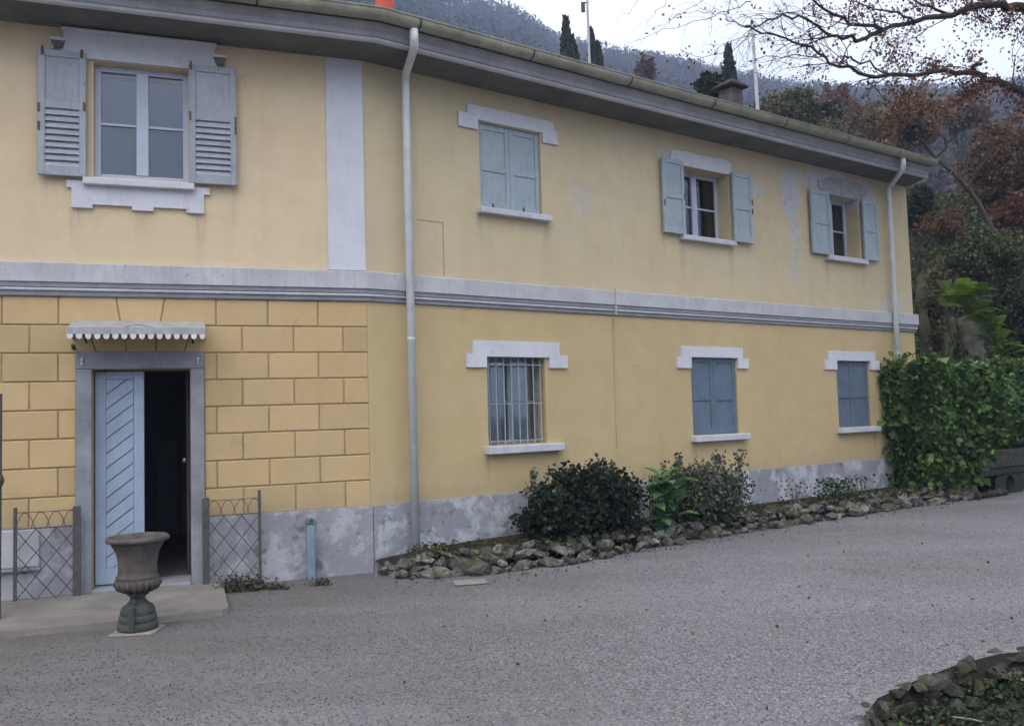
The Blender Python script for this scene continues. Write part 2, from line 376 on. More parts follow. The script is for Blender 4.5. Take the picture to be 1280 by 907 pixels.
M_brick = plain('chimney_render', (.10, .085, .09), .9, .3, 6, .4, 30)
M_pole = plain('grey_metal_pole', (.30, .30, .32), .6, .15, 2, .1)
M_poleW = plain('pale_concrete_pole', (.36, .36, .38), .8, .15, 2, .1)
M_bark = plain('beech_bark', (.055, .046, .044), .9, .35, 5, .5, 18)
M_barkg = plain('grey_bark', (.075, .066, .06), .95, .35, 5, .5, 18)
M_moss = plain('mossy_bark', (.085, .082, .05), 1, .4, 4, .7, 14)
M_stump = plain('pale_stump_bark', (.20, .185, .15), 1, .35, 6, .7, 16)
M_pale = plain('pale_limestone', (.30, .31, .32), .9, .2, 6, .4, 30)
M_slab = plain('pale_drain_slab', (.24, .225, .20), .9, .15, 8, .3, 30)

def rock_mat(name, c, moss):
    m, nt, b = mat(name); v = geopos(nt)
    inf = N(nt, 'ShaderNodeObjectInfo').outputs['Random']
    base = ramp(nt, inf, ((0, tuple(x * .45 for x in c)), (.3, tuple(x * .8 for x in c)), (.6, (c[0] * 1.15, c[1] * 1.08, c[2])), (.85, (c[0] * 1.3, c[1] * 1.35, c[2] * 1.45)), (1, tuple(x * 2.1 for x in c))))
    n = noise(nt, 14, 7, .7, v); n2 = noise(nt, 3.5, 5, .65, v)
    o = mixc(nt, maprange(nt, n, .42, .62, 0, .8), base, tuple(x * .35 for x in c))
    o = mixc(nt, maprange(nt, noise(nt, 30, 5, .7, v), .58, .7, 0, .7), o, tuple(min(.6, x * 2.3) for x in c))
    geo = N(nt, 'ShaderNodeNewGeometry'); sp = N(nt, 'ShaderNodeSeparateXYZ'); nt.links.new(geo.outputs['Normal'], sp.inputs[0])
    mk = math_(nt, 'MULTIPLY', maprange(nt, n2, .45, .62, 0, moss), maprange(nt, sp.outputs[2], -.3, .6, 0, 1))
    o = mixc(nt, mk, o, (.055, .06, .018))
    nt.links.new(o, b.inputs['Base Color']); b.inputs['Roughness'].default_value = .95; b.inputs['Specular IOR Level'].default_value = .2
    bump(nt, b, n, 1.0, .05); return m
M_rock = rock_mat('border_rock', (.205, .195, .18), 1.0)
M_rock2 = rock_mat('mossy_rock', (.085, .083, .076), 1.0)

m, nt, b = mat('glass')           # window glass: clear with a mirror sheen
gl = N(nt, 'ShaderNodeBsdfGlossy', inp={'Roughness': .03, 'Color': (.95, .97, 1, 1)}); tr = N(nt, 'ShaderNodeBsdfTransparent', inp={'Color': (.8, .84, .88, 1)})
fr = N(nt, 'ShaderNodeFresnel', inp={'IOR': 1.6}); ms = N(nt, 'ShaderNodeMixShader')
nt.links.new(math_(nt, 'MULTIPLY', fr.outputs[0], 1.5, True), ms.inputs[0]); nt.links.new(tr.outputs[0], ms.inputs[1]); nt.links.new(gl.outputs[0], ms.inputs[2])
nt.links.new(ms.outputs[0], nt.nodes['Material Output'].inputs['Surface']); M_glass = m

# gravel: fine cells, sandy with shade painted in darker to the left, bluish grey over the drive
m, nt, b = mat('gravel'); v = geopos(nt)
vo = N(nt, 'ShaderNodeTexVoronoi', inp={'Scale': 62.0}); nt.links.new(v, vo.inputs['Vector'])
vo2 = N(nt, 'ShaderNodeTexVoronoi', inp={'Scale': 26.0}); nt.links.new(v, vo2.inputs['Vector'])
sp = N(nt, 'ShaderNodeSeparateColor'); nt.links.new(vo.outputs['Color'], sp.inputs[0])
o = ramp(nt, sp.outputs[0], ((0, (.13, .127, .133)), (.3, (.19, .186, .20)), (.7, (.235, .231, .25)), (1, (.31, .305, .32))))
o = mixc(nt, maprange(nt, vo.outputs['Distance'], .35, .75, 0, .75), o, (.07, .062, .058))
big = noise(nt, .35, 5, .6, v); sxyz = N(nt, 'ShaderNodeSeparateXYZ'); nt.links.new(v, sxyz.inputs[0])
sand_shade = math_(nt, 'ADD', maprange(nt, sxyz.outputs[0], -3.0, 1.4, .95, 0), math_(nt, 'SUBTRACT', maprange(nt, big, .35, .65, 0, .5), .2), True)
o = mixc(nt, math_(nt, 'MULTIPLY', sand_shade, .85), o, (.105, .092, .08))
o = mixc(nt, maprange(nt, noise(nt, 1.6, 6, .65, v), .45, .7, 0, .35), o, (.12, .115, .12))
rot = N(nt, 'ShaderNodeMapping', inp={'Rotation': (0, 0, -.55), 'Scale': (.22, .7, 1)}); nt.links.new(v, rot.inputs['Vector'])
o = mixc(nt, maprange(nt, noise(nt, 1.0, 6, .62, rot.outputs[0]), .45, .65, .0, .28), o, (.27, .265, .285))
o = mixc(nt, maprange(nt, noise(nt, .9, 7, .68, v), .52, .7, .0, .35), o, (.11, .105, .108))
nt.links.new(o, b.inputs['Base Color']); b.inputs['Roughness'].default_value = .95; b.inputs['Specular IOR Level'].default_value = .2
bump(nt, b, math_(nt, 'ADD', vo.outputs['Distance'], vo2.outputs['Distance']), -.5, .015); M_gravel = m
M_peb = leafmat('pebbles', ((0, (.085, .082, .084)), (.3, (.16, .157, .166)), (.6, (.205, .20, .213)), (.85, (.225, .21, .195)), (1, (.30, .293, .30))), .9, 0, .2)
M_ground = plain('meadow_earth', (.07, .065, .035), 1, .4, .3, .3, 5)
M_soil = plain('bed_soil', (.028, .023, .018), 1, .4, 7, .8, 20)
M_hill = plain('hillside_litter', (.05, .043, .038), 1, .35, .05, 0)
M_bank = plain('bank_earth', (.03, .028, .017), 1, .45, 1.2, .5, 6)

# ------------------------------------------------------------------ ground, hill
PATH = [(CX - 7 * math.cos(aL), CY - 7 * math.sin(aL)), (CX, CY)]
RLEN = 11.27
Bp = (MR @ Vector((RLEN, 0, 0))).xy; Ep = (MR @ Vector((RLEN, 8, 0))).xy
PATH_E = PATH + [tuple((MR @ Vector((RLEN + .04, 0, 0))).xy)]; PATH += [tuple(Bp), tuple(Ep)]
FG = [Vector(p) for p in ((1.60, 3.9), (1.70, 4.45), (1.80, 4.80), (2.02, 5.12), (2.39, 5.42), (2.80, 5.72), (3.18, 5.92), (3.60, 6.0), (4.4, 6.15), (5.4, 6.2), (6.6, 6.1))]
HOLE = [(p.x + .04, p.y - .05) for p in FG] + [(8.0, 5.4), (8.6, 2.6), (1.75, 2.6)]
def holed(name, outer, z, m):
    bm = bmesh.new(); E_ = []
    for loop in (outer, HOLE):
        vs_ = [bm.verts.new((x, y, z)) for x, y in loop]; E_ += [bm.edges.new((vs_[i], vs_[(i+1) % len(vs_)])) for i in range(len(vs_))]
    bmesh.ops.triangle_fill(bm, use_beauty=True, edges=E_, normal=(0, 0, 1)); bmesh.ops.recalc_face_normals(bm, faces=bm.faces)
    me = bpy.data.meshes.new(name); bm.to_mesh(me); bm.free(); return struct(link(name, me, m))
holed('ground', [(-1300, -1300), (1300, -1300), (1300, 1300), (-1300, 1300)], 0, M_ground)
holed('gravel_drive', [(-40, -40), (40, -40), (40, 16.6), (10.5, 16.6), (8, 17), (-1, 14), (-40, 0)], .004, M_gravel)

RIDGE = [(300, -150), (420, -80), (520, -28), (600, -2), (640, 8), (665, 22), (690, 42), (740, 55), (800, 66), (850, 74), (905, 86), (960, 98), (1010, 104), (1085, 108), (1180, 106), (1280, 100), (1500, 90)]
raz, rte = [], []
for x, y in RIDGE:
    r = ray(x, y); raz.append(math.atan2(r.x, r.y)); rte.append(r.z / math.hypot(r.x, r.y))
RR, R0 = 340.0, 27.0
def terrain(X, Y):
    X = np.asarray(X, float); Y = np.asarray(Y, float)
    r = np.hypot(X, Y); az = np.arctan2(X, Y); te = np.interp(az, raz, rte)
    t = np.clip((r - R0) / (RR - R0), 0, 1); hgt = (te * RR - 4.5) * (t ** 1.12)
    back = np.clip((r - RR) / 260, 0, 1); hgt = hgt * (1 - .35 * back)
    fade = np.clip((az + .55) / .35, 0, 1) * np.clip((1.15 - az) / .25, 0, 1)
    bumps = 3.0 * np.sin(X * .043 + 1.3) * np.sin(Y * .037) * np.clip((r - 50) / 120, 0, 1) * (1 - t)
    return hgt * fade * fade * (3 - 2 * fade) + bumps * fade
na, nr = 120, 60
AZ = np.linspace(-.62, 1.2, na); RD = R0 + (620 - R0) * (np.linspace(0, 1, nr) ** 1.5)
A, Rr = np.meshgrid(AZ, RD); X = Rr * np.sin(A); Y = Rr * np.cos(A); Z = terrain(X, Y) - .15
hb = MB(); hb.v = list(zip(X.ravel().tolist(), Y.ravel().tolist(), Z.ravel().tolist()))
hb.f = [(j*na+i, j*na+i+1, (j+1)*na+i+1, (j+1)*na+i) for j in range(nr-1) for i in range(na-1)]
struct(put('hill', hb, M_hill, smooth=True), 'tall wooded hillside rising behind the house')

# ------------------------------------------------------------------ the house
house = thing('house', 'long pale yellow two-storey house with grey shutters and white window trim', 'house', T(CX, CY, 0))
def wall_mesh(x0, x1, z0, z1, ops, y0=0.0, th=.38):
    mb = MB(); xs = sorted({x0, x1, *[v for o in ops for v in (o[0], o[1])]}); zs = sorted({z0, z1, *[v for o in ops for v in (o[2], o[3])]})
    ins = lambda a, b: any(o[0] - 1e-6 <= a and a < o[1] - 1e-6 and o[2] - 1e-6 <= b and b < o[3] - 1e-6 for o in ops)
    for i in range(len(xs)-1):
        for j in range(len(zs)-1):
            if ins(xs[i], zs[j]): continue
            a, b_, c, d = xs[i], xs[i+1], zs[j], zs[j+1]
            mb.add([(a, y0, c), (b_, y0, c), (b_, y0, d), (a, y0, d)], [(0, 1, 2, 3)])
            mb.add([(a, y0+th, c), (b_, y0+th, c), (b_, y0+th, d), (a, y0+th, d)], [(3, 2, 1, 0)])
    for (a, b_, c, d) in ops + [(x0, x1, z0, z1)]:
        mb.add([(a, y0, c), (b_, y0, c), (b_, y0, d), (a, y0, d), (a, y0+th, c), (b_, y0+th, c), (b_, y0+th, d), (a, y0+th, d)],
               [(0, 4, 5, 1), (1, 5, 6, 2), (2, 6, 7, 3), (3, 7, 4, 0)])
    return mb
def merge_doubles(o):
    bm = bmesh.new(); bm.from_mesh(o.data); bmesh.ops.remove_doubles(bm, verts=bm.verts, dist=1e-5); bmesh.ops.recalc_face_normals(bm, faces=bm.faces); bm.to_mesh(o.data); bm.free()
TOP, STR_T, STR_B, MOL, BASE = 5.83, 3.38, 3.17, 3.03, .737
W_UL = (-2.80, -1.877, 4.285, 5.50); D_OP = (-2.81, -1.88, .09, 2.29)
W_U1 = (1.578, 2.54, 4.30, 5.39); W_U2 = (5.15, 6.22, 4.30, 5.35); W_U3 = (8.73, 9.67, 4.29, 5.37)
W_L1 = (1.60, 2.50, 1.335, 2.43); W_L2 = (5.20, 6.205, 1.325, 2.475); W_L3 = (8.765, 9.72, 1.325, 2.468)
merge_doubles(put('wall', wall_mesh(-7, 0, MOL, TOP + .2, [W_UL]), M_up, house, ML))
merge_doubles(put('wall', wall_mesh(-7, 0, -.1, MOL, [(D_OP[0], D_OP[1], -.05, D_OP[3])], .014), M_joint, house, ML))
merge_doubles(put('wall', wall_mesh(0, RLEN, STR_B, TOP + .2, [W_U1, W_U2, W_U3]), M_rw, house, MR))
merge_doubles(put('wall', wall_mesh(0, RLEN, -.1, STR_B, [W_L1, W_L2, W_L3]), M_rl, house, MR))
gw = MB().box(RLEN - .38, RLEN, .382, 8, -.1, TOP + .2); put('wall', gw, M_rw, house, MR)
bw_ = MB().box(-2.2, RLEN, 8.002, 8.3, -.1, TOP + .2); put('wall', bw_, M_rw, house, MR)
lw = MB().box(-7.3, -7, 0, 9, -.1, TOP + .2); put('wall', lw, M_up, house, ML)
lw = MB().box(-7, -.2, 8.7, 9, -.1, TOP + .2); put('wall', lw, M_up, house, ML)
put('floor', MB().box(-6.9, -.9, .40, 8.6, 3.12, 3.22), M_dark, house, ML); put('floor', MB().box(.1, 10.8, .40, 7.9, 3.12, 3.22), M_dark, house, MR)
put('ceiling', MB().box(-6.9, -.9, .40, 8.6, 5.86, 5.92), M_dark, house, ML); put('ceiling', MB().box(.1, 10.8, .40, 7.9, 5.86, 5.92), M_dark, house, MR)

# plinths
put('plinth', MB().cbox(-7, -2.962, -.022, .008, -.1, BASE, .004), M_plL, house, ML); put('plinth', MB().cbox(-1.738, .02, -.022, .008, -.1, BASE, .004), M_plL, house, ML)
o = put('plinth', MB().box(.025, RLEN + .02, -.018, .0, -.1, BASE), M_plR, house, MR)
put('plaster_patch', MB().cbox(-4.4, -3.275, -.05, -.023, .36, .725, .008), plain('whitewashed_plaster', (.48, .48, .50), .9, .12, 5, .3, 30), house, ML)
put('ledge', MB().cbox(-4.4, -3.26, -.075, -.023, .325, .357, .006), M_stone, house, ML)

# rusticated blocks of the left front
BT = .0137
rows = [3.03 - .28663 * k for k in range(9)]
def block(poly):
    cx = sum(p[0] for p in poly) / len(poly); cz = sum(p[1] for p in poly) / len(poly); c = .007; n = len(poly)
    inner = []
    for i in range(n):
        a, p, b2 = Vector(poly[i-1]), Vector(poly[i]), Vector(poly[(i+1) % n])
        d = ((a - p).normalized() + (b2 - p).normalized()); inner.append(p + d * c)
    mb = MB(); V = [(x, BT, z) for x, z in poly] + [(x, .004, z) for x, z in poly] + [(p.x, 0, p.y) for p in inner]
    Fs = [(i, (i+1) % n, n + (i+1) % n, n + i) for i in range(n)] + [(n + i, n + (i+1) % n, 2*n + (i+1) % n, 2*n + i) for i in range(n)] + [tuple(range(2*n, 3*n))]
    mb.add(V, Fs); put('stone_block', mb, M_lo, house, ML)
J = .0075
def seam(row, jl):      # jl: joints (s at top, s at bottom)
    z1, z0 = rows[row] - (J if row else .002), rows[row + 1] + (J if row < 7 else .001)
    for (a, b2) in zip(jl[:-1], jl[1:]):
        if a is None or b2 is None: continue
        j0 = 0 if a[2:] else J; j1 = 0 if b2[2:] else J
        block([(a[1] + j0, z0), (b2[1] - j1, z0), (b2[0] - j1, z1), (a[0] + j0, z1)])
def S(v): return (v, v)
even_r = [S(-1.616), S(-1.082), S(-.547), (-.003, -.003, 1)]; odd_r = [S(-1.352), S(-.812), S(-.274), (-.003, -.003, 1)]
even_l = [S(-5.6), S(-5.12), S(-4.62), S(-4.12), S(-3.62), S(-3.12)]; odd_l = [S(-5.35), S(-4.87), S(-4.37), S(-3.87), S(-3.376)]
seam(0, even_l + [(-2.59, -2.545), (-2.125, -2.17)] + even_r)
seam(1, odd_l + [(-2.86, -2.77), (-2.52, -2.49), (-2.19, -2.215), (-1.86, -1.94)] + odd_r)
FL, FR = (-2.962, -2.962, 1), (-1.738, -1.738, 1)
for r_ in range(2, 8):
    if r_ % 2 == 0: seam(r_, even_l + [FL]); seam(r_, [FR] + even_r)
    else: seam(r_, odd_l + [FL]); seam(r_, [FR] + odd_r)

# string course, pilaster, eaves
sp_band = [(-.02, STR_T), (.062, STR_T - .012), (.066, STR_T - .02), (.066, STR_B + .005), (.06, STR_B), (.05, STR_B), (.05, STR_B - .045), (.036, STR_B - .05), (.036, STR_B - .055), (.040, STR_B - .085), (.028, STR_B - .09), (.028, MOL + .012), (.012, MOL), (-.02, MOL)]
put('string_course', MB().sweep(sp_band[:5] + [(-.02, STR_B)], PATH, True), M_band, house)
M_mol = plain('moulding_paint', (.27, .27, .30), .85, .2, 4, .2, 40, wear=0.5, wc=(.22, .21, .20))
put('moulding', MB().sweep([(-.02, STR_B - .001)] + [(o_, z - .001) for o_, z in sp_band[5:13]] + [(-.02, MOL)], PATH, True), M_mol, house)
put('moulding', MB().sweep([(.01, STR_B - .052), (.046, STR_B - .056), (.05, STR_B - .07), (.046, STR_B - .082), (.01, STR_B - .086)], PATH, True), M_band, house)
put('pilaster', MB().cbox(-.425, -.006, -.02, .0, STR_T + .001, TOP, .004), M_pil, house, ML)
put('soffit', MB().sweep([(-.02, TOP), (.02, TOP - .015), (.05, TOP), (.5, TOP + .015), (.5, TOP + .06), (-.02, TOP + .06)], PATH_E, True, -.42), M_soff, house)
put('cornice_bead', MB().sweep([(.501, TOP - .004), (.535, TOP - .014), (.556, TOP + .004), (.56, TOP + .026), (.548, TOP + .036), (.501, TOP + .036)], PATH_E, True, -.42), plain('cornice_bead_paint', (.46, .46, .47), .85, .15, 3), house)
put('fascia', MB().sweep([(.50, TOP + .037), (.55, TOP + .037), (.565, TOP + .05), (.565, TOP + .10), (.60, TOP + .14), (.62, TOP + .18), (.50, TOP + .18)], PATH_E, True, -.42), M_fas, house)
gp = [(.70 + .085 * math.cos(th), 6.083 + .085 * math.sin(th)) for th in np.linspace(PI, 2 * PI, 11)]
gp = [(.615, 6.103)] + gp + [(.785, 6.103), (.797, 6.106), (.797, 6.094), (.785, 6.088)]
gp2 = [(.70 + .078 * math.cos(th), 6.087 + .078 * math.sin(th)) for th in np.linspace(2 * PI, PI, 11)]
put('gutter', MB().sweep(gp + gp2, PATH_E, True, -.36), M_gut, house, smooth=False)
for fc, ss in (('L', (-5.5, -4, -2.6, -1.2)), ('R', (.35, 1.9, 3.5, 5.1, 6.7, 8.3, 9.8))):       # joint collars of the gutter
    for s_ in ss:
        mb = MB(); pr = [(.70 + .09 * math.cos(th), 6.084 + .09 * math.sin(th)) for th in np.linspace(PI, 2 * PI, 9)]
        V = [(s_ + dx, -o_, z) for dx in (-.014, .014) for o_, z in pr]; n = len(pr)
        mb.add(V, [(i, i+1, n+i+1, n+i) for i in range(n-1)]); put('gutter_bracket', mb, M_rust, house, ML if fc == 'L' else MR)
SL = math.tan(math.radians(17))
rz = 6.085
roof = put('roof', MB().sweep([(.66, rz - .02), (.66, rz), (-4, rz + 4.66 * SL), (-8.66, rz), (-8.66, rz - .05), (-4, rz + 4.66 * SL - .05), (.3, rz - .06)], PATH_E, True, -.3), M_tile, house)
# first courses of clay tiles along the eaves
tm = MB(); nseg = 6
for r0, o_ in ((.095, 0), (.083, 0)):
    tm.v += [(r0 * math.cos(PI * k / nseg) * (1 - .12 * e), y, r0 * .8 * math.sin(PI * k / nseg)) for e, y in ((0, 0), (1, .46)) for k in range(nseg + 1)]
q = nseg + 1
tm.f = [(k, k+1, q+k+1, q+k) for k in range(nseg)] + [(2*q+k+1, 2*q+k, 3*q+k, 3*q+k+1) for k in range(nseg)] + [(k, 2*q+k, 2*q+k+1, k+1) for k in range(nseg)]
tile_me = mesh_of('roof_tile', tm)
for MM, a0, a1 in ((ML, -4.6, -.12), (MR, .12, RLEN - .2)):
    s_ = a0
    while s_ < a1:
        for c_ in range(2):
            dd = -.63 + c_ * .40; jit = random.uniform(-.02, .02)
            Mx = MM @ T(s_ + random.uniform(-.008, .008), dd + jit, rz + (dd + .66 + jit) * SL + .005 + .012 * c_) @ Matrix.Rotation(math.atan(SL), 4, 'X') @ Matrix.Rotation(random.uniform(-.03, .03), 4, 'Z')
            link('roof_tile', tile_me, M_tile, roof, Mx)
        s_ += .205
put('gable', MB().add([(RLEN - .3, .1, TOP + .2), (RLEN - .3, 7.9, TOP + .2), (RLEN - .3, 4, rz + 4.5 * SL - .1), (RLEN - .1, .1, TOP + .2), (RLEN - .1, 7.9, TOP + .2), (RLEN - .1, 4, rz + 4.5 * SL - .1)], [(0, 1, 2), (3, 5, 4), (0, 3, 4, 1), (1, 4, 5, 2), (2, 5, 3, 0)]), M_rw, house, MR)

# downpipes
def pipe_obj(pts, zb, s_, off):
    dp = put('downpipe', MB().tube(pts + [(s_, -off, zb)], .047, 12), M_pipe, house, MR, True)
    for z in (5.36, 2.6):
        if z > zb: put('pipe_collar', MB().tube([(s_, -off, z), (s_, -off, z + .03)], .051, 12), M_pipe, dp, MR)
# swan neck under the deep eave, straight run clear of the string course
def neck(so, sw): return [(so, -.70, 5.99), (so, -.70, 5.87), (so + .02, -.665, 5.80), (sw - .04, -.22, 5.70), (sw - .005, -.135, 5.655), (sw, -.125, 5.58)]
pipe_obj(neck(.30, .49), .12, .49, .125)
pipe_obj(neck(10.0, 10.46), .1, 10.46, .125)

# trim helpers (wall frame)
def lintel(MM, a0, a1, z0, z1, e0, e1, ez0, ez1, o0, o1, m=None, off=.035):
    """band with a drop ear at each end; the opening lies between o0 and o1"""
    put('lintel', MB().prism([(e0, ez0), (o0, ez0), (o0, z0), (o1, z0), (o1, ez0), (e1, ez0), (e1, ez1), (a1, ez1), (a1, z1), (a0, z1), (a0, ez1), (e0, ez1)], -off, .01), m or M_trim, house, MM)
def sill(MM, a0, a1, z0, z1, off=.09, m=None): put('sill', MB().cbox(a0, a1, -off, .2, z0, z1, .008), m or M_sill, house, MM)
def leaf_panels(mb, x0, x1, z0, z1, y0, th, st, rails):
    """stiles and rails of a shutter leaf; rails are (z0, z1)"""
    mb.cbox(x0, x0 + st, y0, y0 + th, z0, z1, .004); mb.cbox(x1 - st, x1, y0, y0 + th, z0, z1, .004)
    for a, b2 in rails: mb.cbox(x0 + st, x1 - st, y0 + .002, y0 + th - .002, a, b2, .003)
def shutter(MM, x0, x1, z0, z1, y0, m, mid=.46, louvre=False, hinges=None, label=None, th=.045):
    st = .065; zm = z0 + (z1 - z0) * mid
    mb = MB(); leaf_panels(mb, x0, x1, z0, z1, y0, th, st, [(z0, z0 + .09), (zm - .035, zm + .035), (z1 - .07, z1)])
    s = put('shutter', mb, m, house, MM)
    put('panel', MB().box(x0 + st, x1 - st, y0 + .016, y0 + th - .012, zm + .035, z1 - .07), m, s, MM)
    if louvre:
        zz = z0 + .09; nsl = 9; p = (zm - .035 - zz) / nsl
        me = mesh_of('slat', MB().add([(x0 + st, -.004, 0), (x1 - st, -.004, 0), (x1 - st, .03, p * 1.15), (x0 + st, .03, p * 1.15), (x0 + st, .006, -.004), (x1 - st, .006, -.004), (x1 - st, .04, p * 1.12), (x0 + st, .04, p * 1.12)],
                                     [(0, 1, 2, 3), (7, 6, 5, 4), (0, 4, 5, 1), (3, 2, 6, 7), (0, 3, 7, 4), (1, 5, 6, 2)]))
        for k in range(nsl): link('slat', me, m, s, MM @ T(0, y0 + .004, zz + k * p))
    else:
        put('panel', MB().box(x0 + st, x1 - st, y0 + .016, y0 + th - .012, z0 + .09, zm - .035), m, s, MM)
    if hinges:
        for hx, hz in hinges: put('hinge', MB().cbox(hx - .012, hx + .012, y0 - .012, y0 + .004, hz - .045, hz + .045, .003), M_hinge, s, MM)
    return s
def window(MM, op, y, mull=.10, fr=.055, M_frame=M_frame):
    x0, x1, z0, z1 = op; mb = MB(); xm = (x0 + x1) / 2
    wd = put('window', MB().cbox(x0, x0 + fr, y, y + .06, z0, z1, .004).cbox(x1 - fr, x1, y, y + .06, z0, z1, .004).cbox(x0 + fr, x1 - fr, y + .001, y + .059, z1 - fr, z1, .004).cbox(x0 + fr, x1 - fr, y + .001, y + .059, z0, z0 + fr, .004), M_frame, house, MM)
    put('mullion', MB().cbox(xm - mull / 2, xm + mull / 2, y - .012, y + .05, z0 + fr, z1 - fr, .005), M_frame, wd, MM)
    for a, b2 in ((x0 + fr, xm - mull / 2), (xm + mull / 2, x1 - fr)):
        zc = z0 + (z1 - z0) * .49
        put('muntin', MB().cbox(a, b2, y + .008, y + .05, zc - .013, zc + .013, .003), M_frame, wd, MM)
        put('pane', MB().box(a, b2, y + .028, y + .033, z0 + fr, zc - .013), M_glass, wd, MM); put('pane', MB().box(a, b2, y + .028, y + .033, zc + .013, z1 - fr), M_glass, wd, MM)
    return wd

# upper left window
wd = window(ML, W_UL, .10, .12, .06)
put('sky_reflection_sheet', MB().box(W_UL[0] + .03, W_UL[1] - .03, .20, .206, W_UL[2] + .03, W_UL[3] - .10), M_refl, wd, ML)  # added sheet behind the glass, its colour stands for reflected sky
shutter(ML, -3.30, -2.86, 4.255, 5.55, -.085, M_shL, .56, True, [(-3.29, 4.94), (-2.875, 4.98), (-3.29, 4.75), (-3.26, 5.53), (-2.90, 5.53)])
shutter(ML, -1.872, -1.39, 4.258, 5.545, -.085, M_shL, .56, True, [(-1.86, 4.98), (-1.40, 4.96), (-1.85, 5.53), (-1.40, 4.86)])
lx = put('lintel', MB().prism([(-3.10, 5.51), (-1.585, 5.51), (-1.585, 5.60), (-1.503, 5.60), (-1.503, 5.69), (-1.609, 5.69), (-1.609, 5.775), (-3.075, 5.775), (-3.075, 5.665), (-3.178, 5.665), (-3.178, 5.58), (-3.10, 5.58)], -.04, .01), M_trim, house, ML)
put('cap_moulding', MB().cbox(-3.095, -1.59, -.085, .0, 5.776, 5.806, .006), M_trim, lx, ML)
for e0, e1 in ((-3.20, -3.05), (-1.63, -1.485)):
    put('ear_moulding', MB().cbox(e0, e1, -.075, -.041, 5.66, 5.692, .005), M_trim, lx, ML); put('ear_bracket', MB().prism([(e0 + .04, 5.585), (e1 - .03, 5.585), (e1 - .01, 5.659), (e0 + .01, 5.659)], -.062, -.041), M_soff, lx, ML)
sill(ML, -2.89, -1.822, 4.18, 4.252, .10, M_trim)
put('apron', MB().prism([(-3.0, 3.945), (-2.805, 3.945), (-2.805, 3.985), (-2.435, 3.985), (-2.435, 3.945), (-2.225, 3.945), (-2.225, 3.985), (-1.905, 3.985), (-1.905, 3.945), (-1.73, 3.945), (-1.73, 4.15), (-1.668, 4.15), (-1.668, 4.225), (-3.045, 4.225), (-3.045, 4.15), (-3.0, 4.15)], -.035, .01), M_trim, house, ML)

# right wing: upper windows
lintel(MR, 1.40, 2.752, 5.40, 5.578, 1.268, 2.81, 5.275, 5.46, 1.55, 2.565)
sill(MR, 1.517, 2.632, 4.214, 4.29, .10)
for a, b2 in ((1.585, 2.057), (2.061, 2.533)): shutter(MR, a, b2, 4.297, 5.385, .03, M_shU, .48, False, [(a + .2, 4.335)])
window(MR, W_U2, .24, .11, .055); M_ragged = M_sill
put('lintel', MB().prism([(4.93, 5.40), (5.02, 5.385), (5.16, 5.352), (6.20, 5.352), (6.27, 5.40), (6.28, 5.53), (6.16, 5.572), (5.55, 5.56), (5.30, 5.578), (4.96, 5.55)], -.022, .01), M_trim, house, MR)
sill(MR, 5.08, 6.24, 4.212, 4.288, .10)
shutter(MR, 4.70, 5.145, 4.285, 5.392, -.085, M_shU, .50, False, [(5.13, 4.86), (4.72, 4.72)]); shutter(MR, 6.225, 6.672, 4.288, 5.39, -.085, M_shU, .50, False, [(6.66, 4.8), (6.66, 4.95)])
window(MR, W_U3, .26, .11, .055)
sill(MR, 8.61, 9.762, 4.195, 4.28, .10)
shutter(MR, 8.19, 8.705, 4.278, 5.372, -.085, M_shU, .50, False); shutter(MR, 9.695, 10.14, 4.285, 5.375, -.085, M_shU, .50, False)
put('lintel', MB().prism([(8.55, 5.42), (8.70, 5.375), (9.70, 5.375), (9.9, 5.43), (10.0, 5.62), (9.6, 5.70), (8.9, 5.69), (8.5, 5.58)], -.012, .01), plain('bare_lintel_cement', (.36, .355, .36), .95, .25, 7, .5, 30), house, MR)
# right wing: lower windows
lintel(MR, 1.393, 2.725, 2.432, 2.63, 1.295, 2.86, 2.297, 2.467, 1.585, 2.555)
sill(MR, 1.537, 2.705, 1.23, 1.326, .11)
wd = window(MR, W_L1, .17, .07, .05, plain('slate_window_paint', (.20, .23, .26), .6, .1))
cv = MB(); nn = 40
xs = np.linspace(W_L1[0] + .02, W_L1[1] - .02, nn); V = []
for x in xs:
    dy = .035 * math.sin((x - 1.6) * 47) + .015 * math.sin((x - 1.6) * 19)
    V += [(x, .275 + dy * .6, 1.34), (x, .275 + dy * .4, 2.42)]
cv.add(V, [(2*i, 2*i+2, 2*i+3, 2*i+1) for i in range(nn-1)]); put('curtain', cv, M_lace, wd, MR, True)
gr = put('grille', MB().box(1.60, 2.50, .045, .057, 1.375, 1.39).box(1.60, 2.50, .045, .057, 2.33, 2.345).box(1.60, 2.50, .045, .057, 1.84, 1.852), M_grille, house, MR)
for k in range(8):
    x = 1.60 + .05 + k * (.80 / 7); put('bar', MB().tube([(x, .04, 1.335), (x, .04, 2.43)], .0085, 6), M_grille, gr, MR)
for op, ln, er, sl in ((W_L2, (4.995, 6.335), (4.90, 6.46), (5.147, 6.35)), (W_L3, (8.52, 9.90), (8.43, 10.03), (8.70, 9.85))):
    lintel(MR, ln[0], ln[1], op[3] + .002, 2.637, er[0], er[1], 2.315, 2.476, op[0] - .012, op[1] + .012)
    sill(MR, sl[0], sl[1], 1.228, 1.318, .11)
    xm = (op[0] + op[1]) / 2
    for a, b2 in ((op[0] + .006, xm - .002), (xm + .002, op[1] - .006)): shutter(MR, a, b2, op[2] + .003, op[3] - .004, .025, M_shD, .47, False)
